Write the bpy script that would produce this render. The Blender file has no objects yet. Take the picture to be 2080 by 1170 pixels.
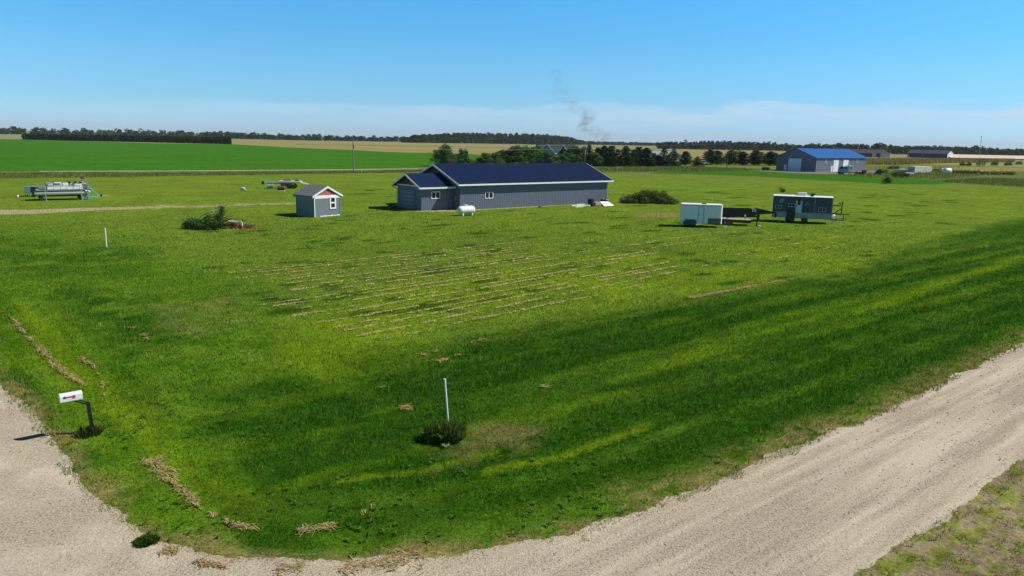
import bpy, bmesh, math, random
import numpy as np
from mathutils import Vector, Matrix, noise as mnoise
from mathutils.geometry import tessellate_polygon

# ------------------------------------------------------------------ camera, sky, sun, exposure
SC = bpy.context.scene
COL = SC.collection
FPX, HOR, ROLL, CAMH = 1520.0, 284.0, math.radians(1.15), 9.0      # focal length in photo pixels, horizon row, roll, height
SUN_AZ, SUN_EL = math.radians(5.0), math.radians(45.0)            # azimuth from +X towards +Y

_p = math.atan((585 - HOR) / FPX)
_F = np.array([0, math.cos(_p), -math.sin(_p)])
_R0 = np.array([1.0, 0, 0]); _U0 = np.cross(_R0, _F)
_R = _R0 * math.cos(ROLL) + _U0 * math.sin(ROLL)
_U = -_R0 * math.sin(ROLL) + _U0 * math.cos(ROLL)

cam = bpy.data.cameras.new('camera')
cam.sensor_width = 36.0
cam.lens = 36.0 * FPX / 2080.0
cam.clip_start, cam.clip_end = 0.1, 40000
camo = bpy.data.objects.new('camera', cam)
camo.matrix_world = Matrix(((_R[0], _U[0], -_F[0], 0), (_R[1], _U[1], -_F[1], 0), (_R[2], _U[2], -_F[2], CAMH), (0, 0, 0, 1)))
COL.objects.link(camo)
SC.camera = camo

SC.view_settings.view_transform = 'Standard'
SC.view_settings.look = 'None'
SC.view_settings.gamma = 1.0
SC.view_settings.exposure = 0.15
SC.view_settings.use_curve_mapping = False
SC.cycles.max_bounces = 6
SC.cycles.volume_bounces = 0
SC.cycles.volume_step_rate = 1.0
SC.cycles.transparent_max_bounces = 8

W = bpy.data.worlds.new('World'); SC.world = W; W.use_nodes = True
def build_world():
    nt = W.node_tree; nt.nodes.clear(); N = nt.nodes.new; L = nt.links.new
    out = N('ShaderNodeOutputWorld'); bg = N('ShaderNodeBackground'); sky = N('ShaderNodeTexSky')
    sky.sky_type = 'NISHITA'; sky.sun_disc = False
    sky.sun_elevation = SUN_EL; sky.sun_rotation = math.pi / 2 - SUN_AZ
    sky.altitude = 300; sky.air_density = 1.0; sky.dust_density = 0.3; sky.ozone_density = 2.5
    hs = N('ShaderNodeHueSaturation'); hs.inputs['Saturation'].default_value = SKY_SAT; hs.inputs['Hue'].default_value = SKY_HUE
    tcz = N('ShaderNodeTexCoord'); spz = N('ShaderNodeSeparateXYZ'); L(tcz.outputs['Generated'], spz.inputs[0])
    tint = N('ShaderNodeValToRGB'); te = tint.color_ramp.elements; SKT = SKY_TINT
    te[0].position = SKT[0][0]; te[0].color = tuple(c / 3 for c in SKT[0][1]) + (1,); te[1].position = SKT[-1][0]; te[1].color = tuple(c / 3 for c in SKT[-1][1]) + (1,)
    for p_, c_ in SKT[1:-1]:
        q = te.new(p_); q.color = tuple(c / 3 for c in c_) + (1,)
    L(spz.outputs['Z'], tint.inputs[0])
    mt = N('ShaderNodeVectorMath'); mt.operation = 'MULTIPLY'; L(sky.outputs[0], mt.inputs[0]); L(tint.outputs[0], mt.inputs[1])
    m3 = N('ShaderNodeVectorMath'); m3.operation = 'SCALE'; m3.inputs['Scale'].default_value = 3.0; L(mt.outputs[0], m3.inputs[0])
    L(m3.outputs[0], hs.inputs['Color'])
    # thin cloud bank lying low along the horizon, by direction: a soft, uneven top edge, thicker to the right (+X)
    tc = N('ShaderNodeTexCoord'); sep = N('ShaderNodeSeparateXYZ'); L(tc.outputs['Generated'], sep.inputs[0])
    def nz_(scl, loc, det, rough):
        mp = N('ShaderNodeMapping'); mp.inputs['Scale'].default_value = scl; mp.inputs['Location'].default_value = loc; L(tc.outputs['Generated'], mp.inputs[0])
        n = N('ShaderNodeTexNoise'); n.inputs['Scale'].default_value = 1.0; n.inputs['Detail'].default_value = det; n.inputs['Roughness'].default_value = rough; L(mp.outputs[0], n.inputs['Vector']); return n.outputs['Fac']
    def ma(op, a_, b_, c_=None):
        m_ = N('ShaderNodeMath'); m_.operation = op
        for k_, v_ in enumerate((a_, b_, c_)):
            if v_ is None: continue
            if isinstance(v_, (int, float)): m_.inputs[k_].default_value = v_
            else: L(v_, m_.inputs[k_])
        return m_.outputs[0]
    edge = nz_((6, 6, 34), (0.3, 0.1, 0), 7, 0.6); body = nz_((7, 7, 80), (2.2, 0, 0.4), 6, 0.6)
    zz = ma('ADD', sep.outputs['Z'], ma('MULTIPLY_ADD', edge, -0.062, 0.031)); zz = ma('MULTIPLY_ADD', sep.outputs['X'], -0.016, zz)
    b = N('ShaderNodeValToRGB'); e = b.color_ramp.elements
    e[0].position = 0.0; e[0].color = (0.12, 0.12, 0.12, 1); e[1].position = 1.0; e[1].color = (0, 0, 0, 1)
    for p_, c_ in ((0.016, 0.30), (0.033, 0.95), (0.039, 0.85), (0.046, 0.0)):
        q = e.new(p_); q.color = (c_, c_, c_, 1)
    L(zz, b.inputs[0])
    r1 = N('ShaderNodeMapRange'); r1.inputs[1].default_value = 0.30; r1.inputs[2].default_value = 0.62; r1.inputs[3].default_value = 0.15; L(body, r1.inputs[0])
    side = N('ShaderNodeMapRange'); side.inputs[1].default_value = -0.6; side.inputs[2].default_value = 0.55; side.inputs[3].default_value = 0.22; side.inputs[4].default_value = 1.0; L(sep.outputs['X'], side.inputs[0])
    m2 = N('ShaderNodeMath'); m2.operation = 'MULTIPLY'; L(ma('MULTIPLY', r1.outputs[0], b.outputs[0]), m2.inputs[0]); L(side.outputs[0], m2.inputs[1])
    mix = N('ShaderNodeMix'); mix.data_type = 'RGBA'; mix.inputs[7].default_value = CLOUD + (1,)
    L(m2.outputs[0], mix.inputs[0]); L(hs.outputs[0], mix.inputs[6])
    L(mix.outputs[2], bg.inputs[0]); bg.inputs[1].default_value = SKY_STR
    L(bg.outputs[0], out.inputs[0])
HAZE = 5.0e-5
SKY_STR, SKY_SAT, SKY_HUE, CLOUD = 0.061, 1.0, 0.5, (8.6, 11.2, 13.4)
SKY_TINT = [(0.0, (.92, 1.57, 2.75)), (0.012, (.90, 1.57, 2.71)), (0.047, (.77, 1.47, 2.23)), (0.088, (.74, 1.56, 2.2)), (0.124, (.65, 1.6, 2.2)), (0.171, (.60, 1.74, 2.4)), (0.195, (.56, 1.66, 2.35)), (0.24, (.24, .62, 1.0)), (0.36, (.12, .30, .52)), (1.0, (.06, .16, .30))]
build_world()

sun = bpy.data.lights.new('sun', 'SUN'); sun.energy = 5.0; sun.angle = math.radians(0.5); sun.color = (1.0, 0.95, 0.86)
suno = bpy.data.objects.new('sun', sun); COL.objects.link(suno)
_sd = Vector((math.cos(SUN_AZ) * math.cos(SUN_EL), math.sin(SUN_AZ) * math.cos(SUN_EL), math.sin(SUN_EL)))
suno.rotation_euler = _sd.to_track_quat('Z', 'Y').to_euler(); suno.location = (0, 0, 60)

# ------------------------------------------------------------------ helpers: places on the ground read off the photograph once
def ray(x, y):
    return _F + _R * ((x - 1040) / FPX) - _U * ((y - 585) / FPX)
def at(x, y, z=0.0):
    d = ray(x, y); t = (z - CAMH) / d[2]
    return Vector((d[0] * t, d[1] * t, z))
def pj(p):
    v = np.array(p, float) - np.array([0, 0, CAMH]); k = v @ _F
    return 1040 + FPX * (v @ _R) / k, 585 - FPX * (v @ _U) / k
def pj_np(X, Y):
    V = np.stack([X, Y, np.full_like(X, -CAMH)], -1); k = V @ _F
    return 1040 + FPX * (V @ _R) / k, 585 - FPX * (V @ _U) / k
def hgt(base, y):
    lo, hi = -5.0, 90.0
    for _ in range(50):
        m = (lo + hi) / 2
        if pj((base[0], base[1], m))[1] > y: lo = m
        else: hi = m
    return lo
def on_wall(O, ang, x, y):
    """where the line of sight of a photo point meets the vertical plane through O along ang: (distance along, height)"""
    d = ray(x, y); c, s = math.cos(ang), math.sin(ang)
    # O + (c,s)*k = d*t
    det = c * -d[1] - s * -d[0]
    k = (-O[0] * -d[1] + O[1] * -d[0]) / det
    t = (O[0] + c * k) / d[0] if abs(d[0]) > abs(d[1]) else (O[1] + s * k) / d[1]
    return k, CAMH + d[2] * t
TH = math.radians(39.2)                       # the gravel road, the mown rows and the big shed all follow this bearing
CU = np.array([math.cos(TH), math.sin(TH)]); CV = np.array([-CU[1], CU[0]])
P0 = np.array(at(1400, 1001)[:2])
def AB(a, b):
    p = P0 + CU * a + CV * b
    return Vector((p[0], p[1], 0))

def tag(o, label=None, cat=None, group=None, kind=None):
    if label: o['label'] = label
    if cat: o['category'] = cat
    if group: o['group'] = group
    if kind: o['kind'] = kind
    return o
def thing(name, label, cat, loc=(0, 0, 0), rz=0.0, group=None):
    o = bpy.data.objects.new(name, None); o.empty_display_size = 0.3; COL.objects.link(o)
    o.location = loc; o.rotation_euler = (0, 0, rz)
    return tag(o, label, cat, group)
def link_mesh(name, me, m=None, parent=None):
    o = bpy.data.objects.new(name, me); COL.objects.link(o)
    if m is not None and not me.materials: me.materials.append(m)
    if parent is not None: o.parent = parent
    return o
def copy_tree(o, parent=None):
    c = o.copy(); COL.objects.link(c)
    if parent is not None: c.parent = parent
    for ch in list(o.children): copy_tree(ch, c)
    return c

class MB:
    """collects shapes and links them as one mesh object"""
    def __init__(s): s.v = []; s.f = []
    def add(s, vs, fs):
        k = len(s.v); s.v += [tuple(p) for p in vs]; s.f += [tuple(i + k for i in f) for f in fs]; return s
    def box(s, x0, x1, y0, y1, z0, z1, M=None):
        vs = [Vector((x, y, z)) for z in (z0, z1) for y in (y0, y1) for x in (x0, x1)]
        if M: vs = [M @ p for p in vs]
        return s.add(vs, [(0, 2, 3, 1), (4, 5, 7, 6), (0, 1, 5, 4), (2, 6, 7, 3), (0, 4, 6, 2), (1, 3, 7, 5)])
    def bar(s, p, q, w, h=None, up=(0, 0, 1)):
        p, q = Vector(p), Vector(q); d = (q - p); l = d.length; d.normalize(); u = Vector(up)
        if abs(d.dot(u)) > 0.97: u = Vector((1, 0, 0))
        a = d.cross(u).normalized(); b = a.cross(d).normalized(); h = h or w
        M = Matrix((( d.x, a.x, b.x, p.x), (d.y, a.y, b.y, p.y), (d.z, a.z, b.z, p.z), (0, 0, 0, 1)))
        return s.box(0, l, -w / 2, w / 2, -h / 2, h / 2, M)
    def cyl(s, p, q, r0, r1=None, n=12, prof=None):
        """round bar from p to q; prof: [(fraction, radius)] along it"""
        p, q = Vector(p), Vector(q); d = (q - p).normalized()
        a = d.orthogonal().normalized(); b = d.cross(a)
        prof = prof or [(0, r0), (1, r0 if r1 is None else r1)]
        vs, fs = [], []
        for (t, r) in prof:
            c = p + (q - p) * t
            for k in range(n):
                w = 2 * math.pi * k / n
                vs.append(c + a * (r * math.cos(w)) + b * (r * math.sin(w)))
        for j in range(len(prof) - 1):
            for k in range(n):
                fs.append((j * n + k, j * n + (k + 1) % n, (j + 1) * n + (k + 1) % n, (j + 1) * n + k))
        fs.append(tuple(range(n))[::-1]); fs.append(tuple((len(prof) - 1) * n + k for k in range(n)))
        return s.add(vs, fs)
    def tube(s, pts, r, n=6):
        for a, b in zip(pts[:-1], pts[1:]): s.cyl(a, b, r, n=n)
        return s
    def prism(s, poly, d):
        """closed polygon (3-D points) pushed along the vector d"""
        n = len(poly); d = Vector(d); vs = [Vector(p) for p in poly]; vs += [p + d for p in vs]
        return s.add(vs, [tuple(range(n))[::-1], tuple(range(n, 2 * n))] + [(k, (k + 1) % n, n + (k + 1) % n, n + k) for k in range(n)])
    def torus(s, c, R_, r, axis='y', n=20, m=6):
        vs, fs = [], []
        for i in range(n):
            A = 2 * math.pi * i / n
            for j in range(m):
                B = 2 * math.pi * j / m; rr = R_ + r * math.cos(B); h = r * math.sin(B)
                x, z = rr * math.cos(A), rr * math.sin(A)
                vs.append((c[0] + x, c[1] + h, c[2] + z) if axis == 'y' else (c[0] + x, c[1] + z, c[2] + h))
        for i in range(n):
            for j in range(m):
                fs.append((i * m + j, ((i + 1) % n) * m + j, ((i + 1) % n) * m + (j + 1) % m, i * m + (j + 1) % m))
        return s.add(vs, fs)
    def build(s, name, m, parent=None, smooth=False, bevel=0.0):
        me = bpy.data.meshes.new(name); me.from_pydata([tuple(p) for p in s.v], [], s.f)
        bm = bmesh.new(); bm.from_mesh(me); bmesh.ops.recalc_face_normals(bm, faces=bm.faces); bm.to_mesh(me); bm.free()
        if smooth:
            me.polygons.foreach_set('use_smooth', [True] * len(me.polygons))
            try: me.set_sharp_from_angle(angle=math.radians(42))
            except Exception: pass
        o = link_mesh(name, me, m, parent)
        if bevel:
            b = o.modifiers.new('bevel', 'BEVEL'); b.width = bevel; b.segments = 2; b.limit_method = 'ANGLE'
        return o

# ------------------------------------------------------------------ materials
def mat(name, col, rough=0.7, metal=0.0, var=0.12, scale=3.0, bump=0.0, spec=0.5, streak=None, col2=None):
    m = bpy.data.materials.new(name); m.use_nodes = True; nt = m.node_tree; N = nt.nodes.new; L = nt.links.new
    bs = nt.nodes['Principled BSDF']; bs.inputs['Roughness'].default_value = rough; bs.inputs['Metallic'].default_value = metal
    bs.inputs['Specular IOR Level'].default_value = spec
    tc = N('ShaderNodeTexCoord'); mp = N('ShaderNodeMapping'); L(tc.outputs['Object'], mp.inputs[0])
    if streak: mp.inputs['Scale'].default_value = streak
    nz = N('ShaderNodeTexNoise'); nz.inputs['Scale'].default_value = scale; nz.inputs['Detail'].default_value = 6; nz.inputs['Roughness'].default_value = 0.65
    L(mp.outputs[0], nz.inputs['Vector'])
    mix = N('ShaderNodeMix'); mix.data_type = 'RGBA'
    c2 = col2 or tuple(min(1, c * (1 + var)) for c in col); c1 = tuple(c * (1 - var) for c in col) if not col2 else col
    mix.inputs[6].default_value = c1 + (1,); mix.inputs[7].default_value = c2 + (1,)
    mr = N('ShaderNodeMapRange'); mr.inputs[1].default_value = 0.3; mr.inputs[2].default_value = 0.7; L(nz.outputs['Fac'], mr.inputs[0]); L(mr.outputs[0], mix.inputs[0])
    L(mix.outputs[2], bs.inputs['Base Color'])
    rr = N('ShaderNodeMapRange'); rr.inputs[3].default_value = max(0.03, rough - 0.1); rr.inputs[4].default_value = min(1, rough + 0.1); L(nz.outputs['Fac'], rr.inputs[0]); L(rr.outputs[0], bs.inputs['Roughness'])
    if bump:
        b = N('ShaderNodeBump'); b.inputs['Strength'].default_value = bump; b.inputs['Distance'].default_value = 0.05; L(nz.outputs['Fac'], b.inputs['Height']); L(b.outputs[0], bs.inputs['Normal'])
    return m
def leafmat(name, rough=0.6, trans=0.25):
    """leaves and blades take their own colour from the mesh attribute 'tint'"""
    m = bpy.data.materials.new(name); m.use_nodes = True; nt = m.node_tree; N = nt.nodes.new; L = nt.links.new
    bs = nt.nodes['Principled BSDF']; bs.inputs['Roughness'].default_value = rough; bs.inputs['Specular IOR Level'].default_value = 0.08
    at_ = N('ShaderNodeAttribute'); at_.attribute_name = 'tint'
    oi = N('ShaderNodeObjectInfo'); hs = N('ShaderNodeHueSaturation'); mr = N('ShaderNodeMapRange'); mr.inputs[3].default_value = 0.8; mr.inputs[4].default_value = 1.25
    L(oi.outputs['Random'], mr.inputs[0]); L(mr.outputs[0], hs.inputs['Value']); L(at_.outputs['Color'], hs.inputs['Color'])
    L(hs.outputs[0], bs.inputs['Base Color'])
    tr = N('ShaderNodeBsdfTranslucent'); L(hs.outputs[0], tr.inputs['Color'])
    mx = N('ShaderNodeMixShader'); mx.inputs[0].default_value = trans; L(bs.outputs[0], mx.inputs[1]); L(tr.outputs[0], mx.inputs[2])
    L(mx.outputs[0], nt.nodes['Material Output'].inputs['Surface'])
    return m
M = dict(
    white=mat('white_paint', (0.80, 0.80, 0.79), 0.45, var=0.05),
    cream=mat('cream_paint', (0.80, 0.77, 0.66), 0.6, var=0.12),
    black=mat('black_paint', (0.012, 0.012, 0.014), 0.45, var=0.4),
    rubber=mat('black_rubber', (0.018, 0.018, 0.018), 0.85, var=0.3),
    steel=mat('galvanised_steel', (0.50, 0.52, 0.54), 0.4, 0.6, var=0.15),
    alu=mat('brushed_aluminium', (0.74, 0.76, 0.80), 0.34, 0.35, var=0.12),
    darksteel=mat('dark_steel', (0.06, 0.065, 0.07), 0.5, 0.3, var=0.3),
    siding=mat('slate_metal_siding', (0.118, 0.142, 0.20), 0.5, var=0.07, scale=1.2),
    maroon=mat('maroon_gable_siding', (0.085, 0.022, 0.02), 0.6, var=0.15),
    navy=mat('navy_roof_sheet', (0.007, 0.022, 0.080), 0.42, var=0.12, scale=0.8, spec=0.4),
    glass=mat('window_glass', (0.015, 0.02, 0.028), 0.12, var=0.2),
    shedblue=mat('slate_blue_clapboard', (0.155, 0.205, 0.225), 0.65, var=0.08),
    shedred=mat('brick_red_shingles', (0.42, 0.10, 0.10), 0.75, var=0.12),
    shingle=mat('grey_shingles', (0.15, 0.155, 0.175), 0.9, var=0.35, scale=14, bump=0.5),
    tank=mat('tank_white', (0.74, 0.78, 0.80), 0.42, var=0.05),
    aqua=mat('turquoise_paint', (0.10, 0.48, 0.55), 0.5, var=0.12),
    tealboard=mat('teal_grey_board', (0.16, 0.28, 0.30), 0.6, var=0.15),
    lightgrey=mat('light_grey_vinyl', (0.45, 0.48, 0.53), 0.5, var=0.12),
    midgrey=mat('mid_grey', (0.22, 0.24, 0.27), 0.6, var=0.15),
    wood=mat('weathered_wood', (0.36, 0.31, 0.25), 0.85, var=0.25, scale=6),
    pole=mat('weathered_pole_wood', (0.21, 0.19, 0.17), 0.9, var=0.2, scale=5),
    polepale=mat('silver_weathered_pole', (0.42, 0.42, 0.40), 0.85, var=0.15),
    brownpole=mat('brown_pole_wood', (0.13, 0.075, 0.045), 0.9, var=0.2),
    rust=mat('rusty_red_metal', (0.13, 0.045, 0.03), 0.8, var=0.4, scale=5),
    red=mat('red_plastic', (0.62, 0.03, 0.055), 0.45, var=0.08),
    navyflag=mat('navy_plastic', (0.02, 0.025, 0.06), 0.5),
    mailbox=mat('mailbox_white', (0.66, 0.70, 0.75), 0.35, var=0.05),
    rvwall=mat('dark_navy_panel', (0.030, 0.042, 0.082), 0.4, var=0.12),
    rvdoor=mat('pale_blue_door', (0.42, 0.60, 0.72), 0.45, var=0.06),
    tread=mat('silver_tread_plate', (0.24, 0.28, 0.31), 0.4, 0.35, var=0.25, scale=9),
    trailerwall=mat('white_trailer_panel', (0.72, 0.80, 0.87), 0.35, var=0.04),
    stone=mat('grey_stoneguard', (0.10, 0.11, 0.12), 0.5, var=0.15),
    blueroof=mat('bright_blue_roof_sheet', (0.006, 0.135, 0.42), 0.45, var=0.08, scale=0.5),
    shopgrey=mat('shop_grey_siding', (0.15, 0.168, 0.215), 0.55, var=0.06),
    brown=mat('dark_brown_siding', (0.035, 0.026, 0.032), 0.6, var=0.15),
    brownroof=mat('dark_brown_roof', (0.024, 0.02, 0.028), 0.55, var=0.15),
    barnblue=mat('slate_blue_siding', (0.030, 0.045, 0.085), 0.6, var=0.1),
    barnroof=mat('slate_blue_roof', (0.035, 0.06, 0.11), 0.5, var=0.1),
    tanroof=mat('pale_tan_roof', (0.60, 0.51, 0.42), 0.7, var=0.1, scale=0.3),
    houseroof=mat('grey_green_roof', (0.030, 0.044, 0.044), 0.9, var=0.2, spec=0.05),
    houseblue=mat('pale_blue_siding', (0.16, 0.28, 0.42), 0.7, var=0.1),
    bluegreyroof=mat('blue_grey_roof', (0.16, 0.24, 0.31), 0.6, var=0.1),
    palegrey=mat('pale_grey_roof', (0.52, 0.56, 0.58), 0.6, var=0.08),
    cabblue=mat('pale_blue_cab', (0.22, 0.38, 0.50), 0.4, var=0.08),
    bark=mat('bark', (0.075, 0.055, 0.04), 0.95, var=0.3, scale=8),
    palebark=mat('pale_stem', (0.35, 0.33, 0.28), 0.9, var=0.2, scale=8),
    leaf=leafmat('leaf_foliage'), blade=leafmat('grass_blade', 0.55, 0.3), straw=leafmat('dry_straw', 0.8, 0.15),
    pebble=leafmat('loose_stone', 0.95, 0.0),
)

# ------------------------------------------------------------------ ground: lawn colours as they grow, in world metres
RNG = np.random.default_rng(11)
_LAT = np.random.default_rng(5).random((256, 256))
def vnoise(x, y, s, seed=0):
    """smooth value noise, cell size s metres, 0..1"""
    x = x / s + seed * 17.3; y = y / s + seed * 9.1
    i = np.floor(x).astype(int); j = np.floor(y).astype(int); fx = x - i; fy = y - j
    fx = fx * fx * (3 - 2 * fx); fy = fy * fy * (3 - 2 * fy)
    g = lambda a, b: _LAT[a & 255, b & 255]
    return (g(i, j) * (1 - fx) + g(i + 1, j) * fx) * (1 - fy) + (g(i, j + 1) * (1 - fx) + g(i + 1, j + 1) * fx) * fy
def fbm(x, y, s, seed=0, oct=3):
    t = 0; a = 1; n = 0
    for k in range(oct):
        t = t + a * vnoise(x, y, s / 2 ** k, seed + k); n += a; a *= 0.55
    return t / n
def sstep(a, b, x):
    t = np.clip((x - a) / (b - a), 0, 1); return t * t * (3 - 2 * t)
def seg_dist(X, Y, pts, closed=False):
    best = np.full(X.shape, 1e9); n = len(pts)
    for k in range(n if closed else n - 1):
        ax, ay = pts[k][0], pts[k][1]; bx, by = pts[(k + 1) % n][0], pts[(k + 1) % n][1]
        dx, dy = bx - ax, by - ay; q = dx * dx + dy * dy + 1e-9
        t = np.clip(((X - ax) * dx + (Y - ay) * dy) / q, 0, 1)
        best = np.minimum(best, np.hypot(X - ax - t * dx, Y - ay - t * dy))
    return best
def inside(X, Y, pts):
    r = np.zeros(X.shape, bool); n = len(pts)
    for k in range(n):
        x1, y1 = pts[k][0], pts[k][1]; x2, y2 = pts[(k + 1) % n][0], pts[(k + 1) % n][1]
        if y1 == y2: continue
        c = ((y1 > Y) != (y2 > Y)) & (X < (x2 - x1) * (Y - y1) / (y2 - y1) + x1)
        r ^= c
    return r
def pmask(X, Y, pts, soft):
    d = seg_dist(X, Y, pts, True); d = np.where(inside(X, Y, pts), d, -d)
    return sstep(-soft, soft, d)
def G(*pts): return [at(x, y) for x, y in pts]          # a ground polygon from photo points

EDGE_AB = [(-13.2, 20.55), (-12.72, 16.96), (-12.48, 13.7), (-12.44, 10.74), (-12.21, 8.81), (-12.01, 7.11), (-11.52, 5.64), (-10.84, 4.37), (-9.82, 3.35), (-8.63, 2.5), (-6.85, 1.35), (-5.64, 0.98), (-3.79, 0.31), (0, 0), (3.88, 0.09), (9.15, -0.2), (26.2, 0.2)]
LAWN_EDGE = [AB(-13.2, 420)] + [AB(*q) for q in EDGE_AB] + [AB(420, 0.2)]
LOWER_AB = [(420, -4.65), (9.72, -4.66), (7.48, -4.58), (3.77, -4.7), (2.35, -4.59), (-0.19, -4.58), (-4, -5.2), (-80, -5.2)]

LUSH = G((860, 700), (1000, 676), (1200, 640), (1450, 600), (1700, 560), (1850, 508), (1985, 464), (2200, 440), (2400, 500), (2300, 590), (2080, 672), (1760, 826), (1400, 968), (1000, 1072), (760, 1100), (560, 1085), (480, 1010), (440, 940), (430, 860), (500, 800), (620, 745), (760, 720))
BOWL = G((500, 800), (640, 745), (800, 735), (960, 790), (1050, 880), (960, 980), (780, 1020), (600, 1000), (490, 920))
PATCH1 = G((150, 595), (260, 585), (330, 640), (430, 690), (430, 745), (300, 725), (190, 660))
PATCH2 = G((-60, 470), (120, 495), (330, 505), (260, 560), (110, 565), (-60, 545))
PATCH3 = G((1985, 462), (2080, 445), (2300, 420), (2300, 470), (2100, 490), (2010, 485))
YEL1 = G((-80, 560), (120, 640), (300, 800), (440, 960), (600, 1075), (430, 1065), (290, 940), (150, 820), (0, 690))
YEL2 = G((480, 760), (620, 690), (900, 690), (860, 735), (640, 790))
YEL3 = G((900, 560), (1250, 515), (1700, 478), (1760, 540), (1400, 600), (1000, 668), (700, 720), (560, 640))
OLIVE = G((-60, 560), (-60, 440), (600, 440), (900, 470), (860, 540), (600, 600), (420, 640), (250, 575))
BROWN1 = G((300, 620), (470, 600), (520, 660), (420, 690), (330, 660))
BROWN2 = G((905, 885), (1010, 850), (1130, 880), (1010, 930), (900, 960))
BARE1 = G((1290, 433), (1375, 432), (1380, 441), (1300, 441))
VERGE = [AB(q[0], q[1] + 1.0) for q in LOWER_AB[:-1]] + [AB(-4, -60), AB(420, -60)]
YSTREAKS = [([(2080, 522), (1918, 574), (1793, 618), (1561, 672), (1380, 730), (1250, 772)], 0.8), ([(1300, 870), (1150, 925), (1000, 955)], 0.26), ([(700, 975), (850, 960), (1000, 920)], 0.2), ([(1700, 640), (1500, 690)], 0.4)]
_YS = [([at(*q) for q in p], w) for p, w in YSTREAKS]
RIBS_MAIN = [(-12.4, -10.0), ]
PAL = dict(mid=np.array([0.142, 0.214, 0.020]), lush=np.array([0.015, 0.072, 0.004]), yel=np.array([0.165, 0.255, 0.008]), dry=np.array([0.23, 0.18, 0.075]), dirt=np.array([0.37, 0.31, 0.22]), oliv=np.array([0.115, 0.182, 0.022]), near=np.array([0.070, 0.158, 0.008]), far=np.array([0.135, 0.18, 0.038]))
TUFTS = []
_r = random.Random(4)
for k in range(330):
    px = _r.uniform(430, 1950); py = 385 + 275 * _r.random() ** 1.3
    if py > 660 - (px - 500) * 0.075 or py > 640 or (py < 440 and px < 700): continue
    p = at(px, py); f_ = 1 + max(0, p.y - 60) / 60; TUFTS.append((p.x, p.y, _r.uniform(0.35, 1.3) * f_, _r.uniform(0.18, 0.45) * f_))

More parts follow.
